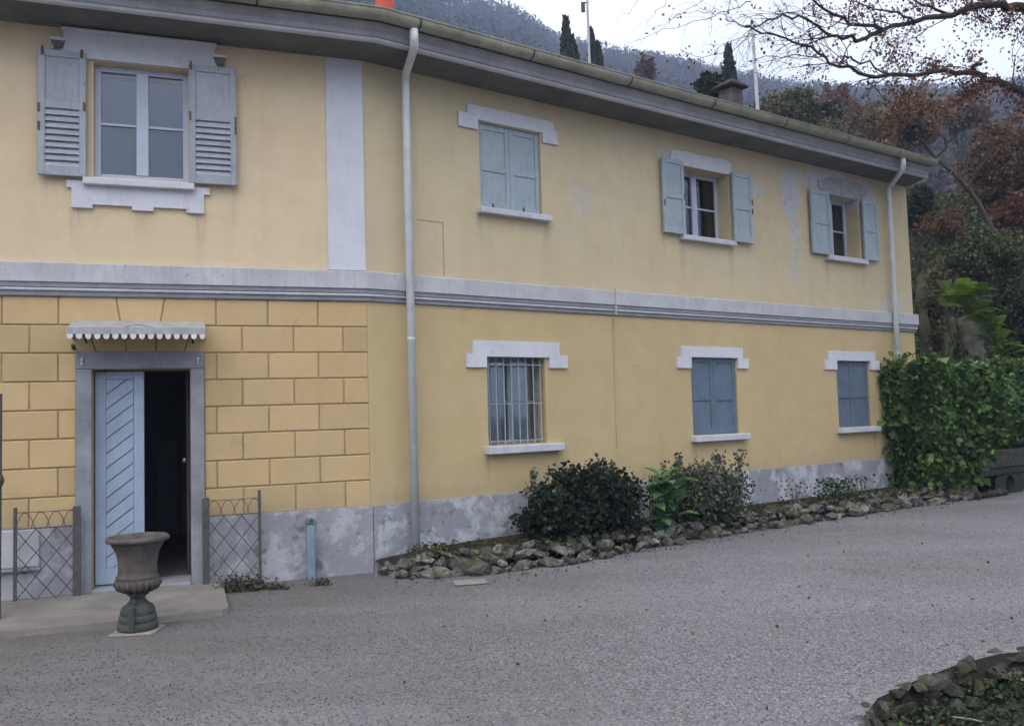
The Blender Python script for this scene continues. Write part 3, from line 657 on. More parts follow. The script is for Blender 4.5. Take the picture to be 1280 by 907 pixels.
# thin cable on the wall and the crack round an old repair
put('cable', MB().tube([(3.70, -.075, 3.40), (3.70, -.078, 3.12), (3.70, -.03, 3.02), (3.695, -.008, 2.9), (3.69, -.008, 1.2)], .006, 6), plain('old_cable', (.50, .42, .27), .8, .1), house, MR)
put('cable_conduit', MB().tube([(3.70, -.08, 3.16), (3.70, -.08, 3.03)], .011, 8), M_band, house, MR)
put('repair_edge', MB().box(.66, 1.03, -.004, .001, 4.04, 4.052).box(1.018, 1.03, -.004, .001, 3.40, 4.04), plain('repair_seam', (.40, .30, .15), .95, .1), house, MR)

# door: stone surround, blue leaf with diagonal boards, dark hall
put('door_surround', MB().cbox(-2.96, -2.812, -.035, .35, .0, 2.29, .008), M_stone, house, ML); put('door_surround', MB().cbox(-1.878, -1.74, -.035, .35, .0, 2.29, .008), M_stone, house, ML)
put('door_surround', MB().cbox(-2.96, -1.74, -.036, .35, 2.292, 2.47, .008), M_stone, house, ML)
for x in (-2.90, -1.80): put('hook', MB().tube([(x, -.035, 2.40), (x, -.07, 2.38), (x, -.06, 2.34)], .012, 6), M_white, house, ML)
put('threshold', MB().cbox(-2.811, -1.879, -.10, .40, .0, .088, .01), M_stone, house, ML)
dx0, dx1, dz0, dz1, dy = -2.80, -2.335, .10, 2.275, .13
dr = put('door', MB().cbox(dx0, dx0 + .10, dy, dy + .05, dz0, dz1, .005).cbox(dx1 - .10, dx1, dy, dy + .05, dz0, dz1, .005).cbox(dx0 + .10, dx1 - .10, dy + .001, dy + .049, dz0, dz0 + .16, .004).cbox(dx0 + .10, dx1 - .10, dy + .001, dy + .049, dz1 - .08, dz1, .004), M_door, house, ML)
def clip(poly, ax, v, keep):
    outp = []
    for i in range(len(poly)):
        p, q2 = poly[i], poly[(i+1) % len(poly)]; ip, iq = (p[ax] >= v) == keep, (q2[ax] >= v) == keep
        if ip: outp.append(p)
        if ip != iq:
            t = (v - p[ax]) / (q2[ax] - p[ax]); outp.append((p[0] + (q2[0] - p[0]) * t, p[1] + (q2[1] - p[1]) * t))
    return outp
ia, ib, ic, id_ = dx0 + .10, dx1 - .10, dz0 + .16, dz1 - .08
put('groove_backing', MB().box(ia, ib, dy + .03, dy + .04, ic, id_), plain('groove_paint', (.13, .175, .265), .6, .1), dr, ML)
stp, dgx = .152, .78
z = ic - .5
while z < id_ + .3:
    poly = [(ia - .05, z - .05 * dgx), (ib + .05, z + (ib - ia + .05) * dgx), (ib + .05, z + (ib - ia + .05) * dgx + stp - .014), (ia - .05, z - .05 * dgx + stp - .014)]
    poly = clip(clip(poly, 1, ic + .004, True), 1, id_ - .004, False); poly = clip(clip(poly, 0, ia + .003, True), 0, ib - .003, False) if len(poly) > 2 else []
    if len(poly) > 2: put('board', MB().prism(poly, dy + .012, dy + .029), M_door, dr, ML)
    z += stp
dr2 = put('door', MB().cbox(-1.93, -1.885, .40, .88, .10, 2.27, .005), M_wood, house, ML)
put('knob', MB().lathe([(.0, -.03), (.022, -.025), (.028, 0), (.022, .025), (0, .03)], 10), M_knob, dr2, ML @ T(-1.96, .80, 1.30))
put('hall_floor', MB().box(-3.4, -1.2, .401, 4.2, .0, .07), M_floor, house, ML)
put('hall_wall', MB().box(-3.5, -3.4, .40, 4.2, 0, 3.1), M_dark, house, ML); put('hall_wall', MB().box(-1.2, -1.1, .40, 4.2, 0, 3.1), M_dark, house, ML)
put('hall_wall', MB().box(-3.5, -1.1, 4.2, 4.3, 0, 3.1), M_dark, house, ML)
put('inner_door', MB().cbox(-2.42, -2.12, 4.13, 4.19, .1, 1.5, .01).cbox(-2.08, -1.75, 4.13, 4.19, .1, 1.5, .01), plain('inner_cupboard_paint', (.20, .20, .20), .7, .1), house, ML)

# canopy with a scalloped valance over the door
cn = put('canopy', MB().add([(-2.99, -.40, 2.675), (-1.722, -.40, 2.675), (-1.735, .0, 2.79), (-2.975, .0, 2.79), (-2.99, -.40, 2.667), (-1.722, -.40, 2.667), (-1.735, .0, 2.782), (-2.975, .0, 2.782)], [(0, 1, 2, 3), (7, 6, 5, 4), (0, 4, 5, 1), (1, 5, 6, 2), (2, 6, 7, 3), (3, 7, 4, 0)]), M_canopy, house, ML)
put('valance', MB().cbox(-2.992, -1.72, -.41, -.402, 2.612, 2.682, .002).box(-2.992, -2.986, -.402, 0, 2.60, 2.68).box(-1.726, -1.72, -.402, 0, 2.60, 2.68), M_canopy, cn, ML)
scl = [(.0, .014)] + [(.027 + .027 * math.cos(t), -.006 + -.03 * math.sin(t)) for t in np.linspace(PI, 0, 8)] + [(.054, .014)]
sme = mesh_of('scallop', MB().prism([(x, z) for x, z in scl], -.415, -.411))
for k in range(16): link('scallop', sme, M_white, cn, ML @ T(-2.988 + k * .0805, 0, 2.598))
for x in (-2.86, -1.85): put('bracket', MB().tube([(x, -.03, 2.56), (x, -.38, 2.66)], .012, 6), M_iron, cn, ML)
put('crest', MB().tube([(-2.5, -.395, 2.684), (-2.42, -.395, 2.70), (-2.36, -.395, 2.712), (-2.30, -.395, 2.70), (-2.22, -.395, 2.684)], .01, 5), M_canopy, cn, ML)
put('lamp_bracket', MB().tube([(-2.97, -.02, 2.50), (-2.97, -.10, 2.50), (-2.97, -.13, 2.53)], .02, 6), M_iron, house, ML)

# chimney and red flue on the roof
sx, z1 = onwall('R', 913, 113, -2.6); _, z2 = onwall('R', 913, 101, -2.6)
ch = put('chimney', MB().cbox(sx - .17, sx + .17, 2.43, 2.77, 6.5, z1, .01), M_brick, roof, MR)
put('chimney', MB().add([(sx - .29, 2.33, z1 + .02), (sx + .25, 2.33, z1 + .02), (sx + .25, 2.87, z1 + .02), (sx - .29, 2.87, z1 + .02), (sx - .29, 2.33, z1 + .05), (sx + .25, 2.33, z1 + .05), (sx + .25, 2.87, z1 + .05), (sx - .29, 2.87, z1 + .05), (sx - .02, 2.5, z2 + .02), (sx - .02, 2.7, z2 + .02)],
    [(0, 3, 2, 1), (0, 1, 5, 4), (1, 2, 6, 5), (2, 3, 7, 6), (3, 0, 4, 7), (4, 5, 8), (5, 6, 9, 8), (6, 7, 9), (7, 4, 8, 9)]), plain('sooty_chimney_cap', (.025, .023, .024), .9, .3, 8), roof, MR)
sx, zf = onwall('R', 481, 12, -1.1)
put('flue', MB().tube([(sx, 1.1, zf - .6), (sx, 1.1, zf + .9)], .12, 14).tube([(sx, 1.1, zf + .88), (sx, 1.1, zf + .95)], .145, 14), M_red, roof, MR)

# ------------------------------------------------------------------ step, urn, trellises, post, gate
st = MB(); fe = [(-6.5, -1.50), (-4.6, -1.52), (-3.6, -1.47), (-2.9, -1.50), (-2.2, -1.52), (-1.95, -1.49), (-1.6, -1.47), (-1.545, -1.40), (-1.56, -.7), (-1.58, -.03)]
V = [(x, y, .058) for x, y in fe] + [(-6.5, -.03, .058)]; V2 = [(x + .0, y - (.02 if y < -1 else 0), -.05) for x, y, _ in V]; n = len(V)
st.add(V + V2, [tuple(range(n))] + [(i, (i+1) % n, n + (i+1) % n, n + i) for i in range(n)])
struct(put('door_step', st, M_step, None, ML), 'worn stone step slab in front of the open door')
tag(bpy.data.objects['door_step'], 'worn low stone step slab in front of the open door', 'step'); del bpy.data.objects['door_step']['kind']
sxy = ML @ Vector((-2.27, -1.73, 0))
urn = thing('garden_urn', 'dark weathered stone urn on a fluted foot beside the door step', 'urn', T(sxy.x, sxy.y, .0))
MU = T(sxy.x, sxy.y, 0) @ Matrix.Rotation(.1, 4, 'Z') @ Matrix.Diagonal((.94, .94, 1, 1))
put('base_slab', MB().cbox(-.19, .19, -.2, .14, .0, .022, .008), M_slab, urn, MU)
prof = [(r_ * .86, z_) for r_, z_ in [(.0, .022), (.19, .022), (.198, .032), (.196, .075), (.183, .082), (.181, .09), (.187, .096), (.182, .135), (.168, .142), (.166, .15), (.172, .156), (.163, .192), (.145, .215), (.11, .232), (.085, .25), (.072, .27), (.075, .29), (.105, .305), (.105, .32), (.085, .33)]]
put('foot', MB().lathe(prof, 28), M_urnb, urn, MU, True)
put('tongue', MB().prism([(-.022, .035), (.022, .035), (.028, .12), (.022, .22), (-.022, .22), (-.028, .12)], -.186, -.09), M_urnb, urn, MU)
put('hole_shade', MB().tube([(0, -.05, .265), (0, -.105, .265)], .028, 10), M_iron, urn, MU)  # dark plug, stands for the shade inside the hole in the foot
prof = [(.08, .325), (.10, .335), (.15, .35), (.178, .375), (.188, .40), (.185, .425), (.176, .44), (.182, .448), (.182, .458), (.168, .465), (.162, .50), (.160, .55), (.165, .60), (.178, .65), (.20, .695), (.215, .712), (.214, .725), (.235, .738), (.262, .748), (.267, .762), (.262, .778), (.245, .788), (.228, .785), (.215, .77), (.20, .74), (.18, .71)]
bowl = put('bowl', MB().lathe(prof, 40), M_urn, urn, MU, True)
for k in range(22):
    th = 2 * PI * k / 22; mb = MB().tube([(.115 * math.cos(th), .115 * math.sin(th), .335), (.165 * math.cos(th), .165 * math.sin(th), .362), (.185 * math.cos(th), .185 * math.sin(th), .40), (.178 * math.cos(th), .178 * math.sin(th), .432)], [.012, .018, .02, .012], 6); put('gadroon', mb, M_urn, bowl, MU, True)
put('soil', MB().lathe([(0, .735), (.1, .74), (.198, .73)], 24), M_earth, urn, MU)

def trellis(s0, s1, off, ztop, label, post_side):
    base = ML @ Vector(((s0 + s1) / 2, -off, 0)); t = thing('trellis_panel', label, 'trellis', T(*base), 'wire trellis panels beside the door')
    for s_, h in ((s0, ztop + (.02 if post_side == 'l' else 0)), (s1, ztop + (.05 if post_side == 'r' else 0))):
        hw_ = .035 if (s_ == s1) == (post_side == 'l') else .015; put('post', MB().cbox(s_ - hw_, s_ + hw_, -off - .012, -off + .012, .0, h, .003), M_rust, t, ML)
    wdt = s1 - s0; zl = ztop - .19; p = wdt / 3; me = None
    put('rail', MB().tube([(s0, -off, zl), (s1, -off, zl)], .006, 5), M_rust, t, ML); put('rail', MB().tube([(s0, -off, ztop - .03), ((s0 + s1) / 2, -off, ztop - .035), (s1, -off, ztop - .03)], .004, 5), M_rust, t, ML); put('rail', MB().tube([(s0, -off, .05), (s1, -off, .05)], .006, 5), M_rust, t, ML)
    for sg in (1, -1):
        k = -6
        while k < 10:
            x0_ = s0 + k * p / 1.0; pts = []
            a = (x0_, .05); b2 = (x0_ + sg * (zl - .05) * .78, zl)
            # clip to the panel
            (xa, za), (xb, zb) = a, b2
            def cl(xa, za, xb, zb):
                lo, hi = 0.0, 1.0; d = xb - xa
                for lim, sgn in ((s0, 1), (s1, -1)):
                    fa = (xa - lim) * sgn; fb = (xb - lim) * sgn
                    if fa < 0 and fb < 0: return None
                    if fa < 0: lo = max(lo, fa / (fa - fb))
                    if fb < 0: hi = min(hi, fa / (fa - fb))
                return None if hi - lo < .02 else (xa + d * lo, za + (zb - za) * lo, xa + d * hi, za + (zb - za) * hi)
            c_ = cl(xa, za, xb, zb)
            if c_: put('wire', MB().tube([(c_[0], -off + sg * .004, c_[1]), ((c_[0] + c_[2]) / 2, -off + sg * .006, (c_[1] + c_[3]) / 2), (c_[2], -off + sg * .004, c_[3])], .0048, 5), M_rust, t, ML)
            k += 1
    nl = 4
    for k in range(nl):
        a = s0 + wdt * k / nl; b2 = a + wdt / nl * 1.25
        put('loop', MB().tube([(a + (b2 - a) * u, -off + .004 * (k % 2), zl + .155 * math.sin(PI * u) ** .8 if 0 < u < 1 else zl) for u in np.linspace(0, 1, 9) if a + (b2 - a) * u <= s1], .004, 5), M_rust, t, ML)
trellis(-3.47, -2.935, .12, .93, 'rusty wire trellis panel left of the door surround', 'l')
trellis(-1.735, -1.20, .12, .94, 'rusty wire trellis panel right of the door surround', 'r')

p0 = ML @ Vector((-.67, -.09, 0)); sp_ = thing('standpipe', 'short blue-grey standpipe post against the grey plinth', 'post', T(*p0))
put('post', MB().cbox(-.715, -.625, -.125, -.055, .0, .60, .012), M_stub, sp_, ML)
put('cap', MB().prism([(-.725, .601), (-.615, .601), (-.615, .63), (-.64, .66), (-.70, .66), (-.725, .63)], -.132, -.048), plain('verdigris_cap', (.13, .21, .20), .7, .25, 12), sp_, ML)
put('tap_hole', MB().tube([(-.67, -.122, .632), (-.67, -.140, .632)], .019, 10), M_iron, sp_, ML)

gx = onground(1, 781); gt = thing('iron_gate', 'dark iron gate post with a knob at the left edge of the view', 'gate', T(gx.x - .012, gx.y, 0))
MG = T(gx.x - .022, gx.y, 0) @ Matrix.Rotation(aL + .05, 4, 'Z'); zt = at(1, 492, gx.y).z; zk = at(1, 600, gx.y).z
put('post', MB().cbox(-.018, .018, -.018, .018, 0, zt, .004), M_iron, gt, MG)
put('knob', MB().lathe([(0, -.06), (.03, -.045), (.042, 0), (.03, .045), (0, .06)], 10), M_iron, gt, MG @ T(0, -.01, zk))
for z in (.12, zt - .12): put('rail', MB().cbox(-1.4, -.018, -.012, .012, z, z + .035, .003), M_iron, gt, MG)
for k in range(9): put('bar', MB().tube([(-.15 - k * .145, 0, .06), (-.15 - k * .145, 0, zt + .05)], .009, 6), M_iron, gt, MG)

sl = onground(588, 729.5); put_ = put('drain_slab', MB().cbox(-.17, .17, -.10, .10, .004, .03, .01), M_slab, None, T(sl.x, sl.y, 0) @ Matrix.Rotation(.2, 4, 'Z'))
tag(put_, 'small pale flat stone slab in the gravel by the rock border', 'slab')

# ------------------------------------------------------------------ rocks
def rock_meshes(n, k, pts=15):
    outl = []
    for i in range(n):
        bm = bmesh.new(); P = unit(rng.normal(size=(pts, 3))) * rng.uniform(.82, 1.08, (pts, 1))
        for p in P: bm.verts.new(p)
        bmesh.ops.convex_hull(bm, input=bm.verts); 
        for v_ in [v_ for v_ in bm.verts if not v_.link_faces]: bm.verts.remove(v_)
        bmesh.ops.recalc_face_normals(bm, faces=bm.faces)
        me = bpy.data.meshes.new('rock'); bm.to_mesh(me); bm.free(); outl.append(me)
    return outl
RK = rock_meshes(22, 0)
def rock(me_mat, parent, x, y, z, sx_, sy_, sz_, rz_):
    me = random.choice(me_mat)
    return link('rock', me, None, parent, T(x, y, z) @ Matrix.Rotation(rz_, 4, 'Z') @ Matrix.Rotation(random.uniform(-.35, .35), 4, 'X') @ Matrix.Rotation(random.uniform(-.3, .3), 4, 'Y') @ Matrix.Diagonal((sx_, sy_, sz_, 1)))
for me in RK: me.materials.append(M_rock)
RK2 = [m_.copy() for m_ in RK]
for me in RK2: me.materials.clear(); me.materials.append(M_rock2)
border = thing('rock_border', 'low dry stone border of mossy rocks along the right wing', 'rock border', T(3, 11.6, 0))
FRONT = [Vector(p) for p in ((-1.60, 9.36), (-1.25, 9.14), (-.90, 9.10), (-.07, 9.36), (.64, 9.70), (1.48, 10.40), (2.68, 11.42), (4.1, 12.40), (5.61, 13.40), (7.1, 14.42), (8.25, 15.2))]
def along(P, d):
    for a, b2 in zip(P[:-1], P[1:]):
        l = (b2 - a).length
        if d <= l: t = (b2 - a) / l; return a + t * d, t
        d -= l
    return P[-1], (P[-1] - P[-2]).normalized()
LT = sum((b2 - a).length for a, b2 in zip(FRONT[:-1], FRONT[1:]))
for lay in range(4):
    d = 0.0
    while d < LT:
        s_ = random.uniform(.045, .125) if lay < 2 else random.uniform(.035, .095) if lay == 2 else random.uniform(.025, .05)
        if random.random() < .14 and lay < 3: s_ *= 1.5
        p, t = along(FRONT, d + s_); nrm = Vector((-t.y, t.x)); sm = min(1, (d + .15) / 1.5)
        ins = (.10, .20, .34, .03)[lay] + random.uniform(-.05, .08); hz = (.06, .15, .205, .02)[lay] * (.55 + .45 * sm) + random.uniform(-.03, .035)
        q = p + nrm * ins; rock(RK, border, q.x, q.y, hz, s_ * random.uniform(.85, 1.6), s_ * random.uniform(.6, 1), s_ * random.uniform(.4, .85), math.atan2(t.y, t.x) + random.uniform(-.7, .7))
        d += s_ * (random.uniform(1.2, 1.75) if lay < 3 else random.uniform(2, 7))
# bed soil between border and wall
sb = MB(); n = 40; V = []
for i in range(n + 1):
    p, t = along(FRONT, LT * i / n); nrm = Vector((-t.y, t.x)); k = min(1, i / 6)
    p1 = p + nrm * .22; sm = MR.inverted() @ Vector((p.x, p.y, 0)); pw = MR @ Vector((max(.02, sm.x + .1), -.01, 0))
    V += [(p1.x, p1.y, .10 + .08 * k), ((p1.x + pw.x) / 2, (p1.y + pw.y) / 2, .14 + .08 * k + .03 * math.sin(i * 1.7)), (pw.x, pw.y, .13 + .09 * k)]
sb.add(V, [(3*i+j, 3*i+3+j, 3*i+4+j, 3*i+1+j) for i in range(n) for j in range(2)]); struct(put('bed_soil', sb, M_soil, smooth=True))

# foreground bed at the lower right
fgb = thing('rock_edging', 'mossy rock edging of the planted bed in the near right corner', 'rock edging', T(2.8, 5.6, 0))
LF = sum((b2 - a).length for a, b2 in zip(FG[:-1], FG[1:]))
for lay in range(4):
    d = 0.0
    while d < LF:
        s_ = random.uniform(.03, .085) * (.7 if lay == 3 else 1); p, t = along(FG, d + s_); nrm = Vector((t.y, -t.x)); q = p + nrm * ((.06, .12, .17, .30)[lay] + random.uniform(-.05, .06))
        rock(RK2, fgb, q.x, q.y, (-.03, -.10, -.17, -.2)[lay] + random.uniform(-.025, .03), s_ * random.uniform(1, 1.6), s_ * random.uniform(.6, 1), s_ * random.uniform(.45, .8), math.atan2(t.y, t.x) + random.uniform(-.6, .6)); d += s_ * (random.uniform(1.2, 1.9) if lay < 3 else random.uniform(2, 4))
fs = MB(); k_ = len(HOLE); inn = [(x + (4.6 - x) * .03, y + (4.0 - y) * .03) for x, y in HOLE]
fs.add([(x, y, 0) for x, y in HOLE] + [(x, y, -.24) for x, y in inn], [(i, (i+1) % k_, k_ + (i+1) % k_, k_ + i) for i in range(k_)] + [tuple(range(k_, 2 * k_))]); struct(put('foreground_soil', fs, M_soil))

# ------------------------------------------------------------------ foliage materials
L_hedge = leafmat('ivy_leaves', ((0, (.016, .034, .01)), (.4, (.058, .115, .026)), (.75, (.12, .205, .045)), (.95, (.21, .29, .07)), (1, (.22, .19, .08))), .5, .2, .3)
L_dark = leafmat('dark_shrub_leaves', ((0, (.008, .012, .009)), (.5, (.018, .028, .018)), (.85, (.03, .045, .026)), (1, (.07, .075, .04))), .6, .08, .15)
L_grey = leafmat('grey_green_leaves', ((0, (.045, .05, .036)), (.5, (.10, .11, .078)), (1, (.19, .19, .135))), .6, .15, .3)
L_broad = leafmat('broad_green_leaves', ((0, (.05, .13, .05)), (.6, (.10, .23, .085)), (1, (.17, .32, .08))), .45, .25, .4)
L_lime = leafmat('fern_fronds', ((0, (.05, .09, .014)), (.5, (.11, .19, .024)), (1, (.20, .29, .04))), .5, .35, .3)
L_rust = leafmat('rusty_beech_leaves', ((0, (.05, .024, .018)), (.45, (.14, .058, .036)), (.8, (.23, .105, .062)), (1, (.28, .16, .10))), .7, .35, .2)
L_rust2 = leafmat('autumn_leaves', ((0, (.045, .032, .02)), (.4, (.11, .07, .042)), (.75, (.19, .105, .056)), (.93, (.27, .14, .07)), (1, (.27, .20, .13))), .7, .3, .2)
L_olive = leafmat('olive_leaves', ((0, (.035, .038, .018)), (.5, (.095, .09, .042)), (1, (.17, .145, .07))), .7, .25, .2)
L_pink = leafmat('pinkish_leaves', ((0, (.09, .06, .05)), (.5, (.16, .11, .095)), (1, (.22, .15, .13))), .7, .3, .2)
L_tan = leafmat('tan_leaves', ((0, (.085, .065, .04)), (.5, (.15, .12, .075)), (1, (.21, .17, .11))), .7, .3, .2)
L_bank = leafmat('bank_leaves', ((0, (.016, .022, .010)), (.35, (.055, .078, .027)), (.6, (.10, .12, .045)), (.8, (.13, .10, .058)), (1, (.20, .115, .07))), .7, .2, .25)
L_cyp = leafmat('cypress_needles', ((0, (.012, .018, .010)), (.6, (.028, .04, .02)), (1, (.05, .06, .03))), .8, .05, .2)
L_hill = leafmat('hill_wood', ((0, (.026, .032, .026)), (.25, (.046, .045, .042)), (.5, (.068, .056, .056)), (.75, (.088, .066, .06)), (.92, (.12, .072, .052)), (1, (.15, .08, .05))), .95, .1, .1)
L_cover = leafmat('ground_cover_leaves', ((0, (.012, .022, .009)), (.5, (.03, .055, .018)), (.85, (.055, .12, .03)), (1, (.10, .15, .04))), .55, .2, .35)
L_fallen = leafmat('fallen_leaves', ((0, (.05, .03, .02)), (.5, (.11, .06, .03)), (1, (.2, .14, .07))), .8, 0, .2)

# ------------------------------------------------------------------ shrubs by the wall
def wallpt(s_, off, z=0.0): return MR @ Vector((s_, -off, z))
def shrub(name, label, cat, s_, off, z0, ells, n, clumps, spread, size, m, stems=7, group=None, aspect=.38, droop=0.0, sprigs=0, spm=None):
    b_ = wallpt(s_, off, z0); t = thing(name, label, cat, T(*b_), group)
    E = []
    for (ds, dd, dz, rs, rd, rz_) in ells:
        c_ = wallpt(s_ + ds, off + dd, z0 + dz); E.append((c_.x, c_.y, c_.z, (rs + rd) / 2, (rs + rd) / 2, rz_))
    P, k, C = crown_points(E, n, clumps, spread, .35); 
    keep = P[:, 2] > z0 + .02
    inv = np.array(MR.inverted()); keep &= (P @ inv[1, :3] + inv[1, 3]) < -.03
    P = P[keep]; k = k[keep]
    tint = np.clip(rng.normal(.45, .22, len(P)) + rng.normal(0, .12, clumps)[k], 0, 1)
    link('foliage', leaf_mesh('foliage', P, size, tint, aspect, droop), m, t)
    for i in range(stems):
        c_ = C[rng.integers(0, clumps)]; q = Vector(c_); mid = (b_ + q) / 2 + Vector((random.uniform(-.06, .06), random.uniform(-.06, .06), .05))
        put('stem', MB().tube([b_ + Vector((random.uniform(-.1, .1), random.uniform(-.06, .06), -.05)), mid, q], [.014, .010, .005], 5), M_barkg, t)
    for i in range(sprigs):
        e = E[rng.integers(0, len(E))]; a_ = random.uniform(0, 2 * PI); q = Vector((e[0] + .75 * e[3] * math.cos(a_), e[1] + .4 * e[4] * math.sin(a_), e[2] + e[5] * .8)); q2 = q + Vector((random.uniform(-.08, .08), random.uniform(-.05, .05), random.uniform(.12, .26)))
        put('sprig', MB().tube([q, q2], [.005, .003], 4), M_barkg, t)
        Pq = np.array([q.lerp(q2, random.uniform(.3, 1)) for _ in range(22)]) + rng.normal(size=(22, 3)) * .02
        link('sprig_leaves', leaf_mesh('sprig_leaves', Pq, size, None, aspect), spm or m, t)
    return t
s1, _ = onwall('R', 728, 640, .62); BS = .17
shrub('dark_shrub', 'large dense dark evergreen shrub below the barred window', 'shrub', s1, .62, BS,
    [(-.30, 0, .36, .52, .42, .38), (.30, 0, .45, .52, .42, .43), (0, .05, .52, .52, .40, .41), (-.52, 0, .28, .28, .32, .30), (.58, 0, .38, .27, .32, .40)], 14000, 260, .085, .058, L_dark, 9, sprigs=9, spm=L_grey)
s2, _ = onwall('R', 818, 640, .62)
t = thing('broad_leaf_plant', 'bright green large-leaved plant between the two shrubs', 'plant', T(*wallpt(s2, .62, BS)))
def big_leaf(p, d, L, W, m, par, name='leaf', curl=.25):
    d = Vector(d).normalized(); sd_ = d.cross(Vector((0, 0, 1))); sd_ = sd_.normalized() if sd_.length > .05 else Vector((1, 0, 0)); up = sd_.cross(d)
    mb = MB(); V = []
    prof = (0, .55, .95, 1.0, .8, .45, .06)
    for i, wv in enumerate(prof):
        u = i / (len(prof) - 1); c_ = Vector(p) + d * L * u - Vector((0, 0, 1)) * curl * L * u * u
        V += [c_ - sd_ * W * wv + up * W * wv * .35, c_, c_ + sd_ * W * wv + up * W * wv * .35]
    mb.add(V, [(3*i+j, 3*i+j+1, 3*i+4+j, 3*i+3+j) for i in range(len(prof)-1) for j in range(2)])
    me = mesh_of(name, mb); a = me.attributes.new('tint', 'FLOAT', 'POINT'); a.data.foreach_set('value', [random.uniform(.1, 1)] * len(me.vertices))
    return link(name, me, m, par, None, True)
for i in range(64):
    z = random.uniform(.0, .70); b_ = wallpt(s2 + random.uniform(-.16, .18) + .02 * z, .75 + random.uniform(-.1, .15), BS + z)
    a_ = random.uniform(0, 2 * PI); big_leaf(b_, (math.cos(a_), math.sin(a_) - .3, random.uniform(.1, .9)), random.uniform(.20, .34), random.uniform(.06, .10), L_broad, t)
for i in range(5):
    x_ = random.uniform(-.1, .1); put('stem', MB().tube([wallpt(s2 + x_, .62, BS - .05), wallpt(s2 + x_ * 1.2, .64, BS + .7)], [.012, .006], 5), M_moss, t)
s3, _ = onwall('R', 880, 630, .60)
shrub('grey_shrub', 'loose grey-green shrub right of the bright leafy plant', 'shrub', s3, .60, BS, [(-.3, 0, .38, .5, .4, .38), (.3, 0, .36, .5, .4, .36), (.0, .05, .52, .5, .35, .3), (.55, 0, .5, .2, .25, .25)], 8000, 190, .10, .05, L_grey, 9, sprigs=9)
for (px, py, off, hh, lab) in ((993, 630, .62, .42, 'spindly young plant in the bed right of the grey shrub'), (1045, 625, .7, .36, 'small bushy green plant among the border rocks'), (1072, 618, .6, .40, 'thin twiggy sprig in the bed near the hedge')):
    ss, _ = onwall('R', px, py, off); b_ = wallpt(ss, off, .2); t = thing('small_plant', lab, 'plant', T(*b_), 'small plants in the rock border bed')
    nl = 60 if px != 1045 else 420
    for i in range(5): 
        q = b_ + Vector((random.uniform(-.16, .16), random.uniform(-.1, .1), hh * random.uniform(.6, 1))); put('stem', MB().tube([b_ - Vector((0, 0, .05)), (b_ + q) / 2 + Vector((.02, 0, .03)), q], [.007, .005, .003], 4), M_barkg, t)
    P = np.array(b_) + np.stack([rng.normal(0, .12 if px != 1045 else .17, nl), rng.normal(0, .08, nl), rng.uniform(.05, hh, nl)], 1); link('foliage', leaf_mesh('foliage', P, .05, None, .4), L_cover if px == 1045 else L_grey, t)
# moss and weeds in the border joints
k = 6500; P = []
for i in range(k):
    p, t_ = along(FRONT, random.uniform(.3, LT)); nrm = Vector((-t_.y, t_.x)); e_ = random.uniform(.06, .8); q = p + nrm * e_; P.append((q.x, q.y, min(.22, e_ * .8) + random.uniform(-.03, .06)))
o = link('border_weeds', leaf_mesh('border_weeds', np.array(P), .035, None, .35), leafmat('border_moss', ((0, (.03, .03, .012)), (.5, (.06, .06, .02)), (.85, (.09, .085, .03)), (1, (.09, .13, .04))), .9, .1)); tag(o, 'low weeds and moss between the border rocks', 'weeds', kind='stuff')
P = []
for (px, py) in ((292, 736), (299, 735), (306, 735), (313, 735), (320, 734), (285, 737), (402, 728), (345, 733)):
    g_ = onground(px, py, .03); P += [(g_.x + random.gauss(0, .06), g_.y + random.gauss(0, .03), abs(random.gauss(0.02, .07 if px < 330 else .03))) for _ in range(160)]
o = link('wall_weeds', leaf_mesh('wall_weeds', np.array(P), .03, None, .35), leafmat('dry_moss', ((0, (.035, .037, .022)), (.6, (.075, .078, .045)), (1, (.13, .125, .08))), .9, .1)); tag(o, 'tuft of dry moss and weeds at the foot of the right trellis', 'weeds', kind='stuff')

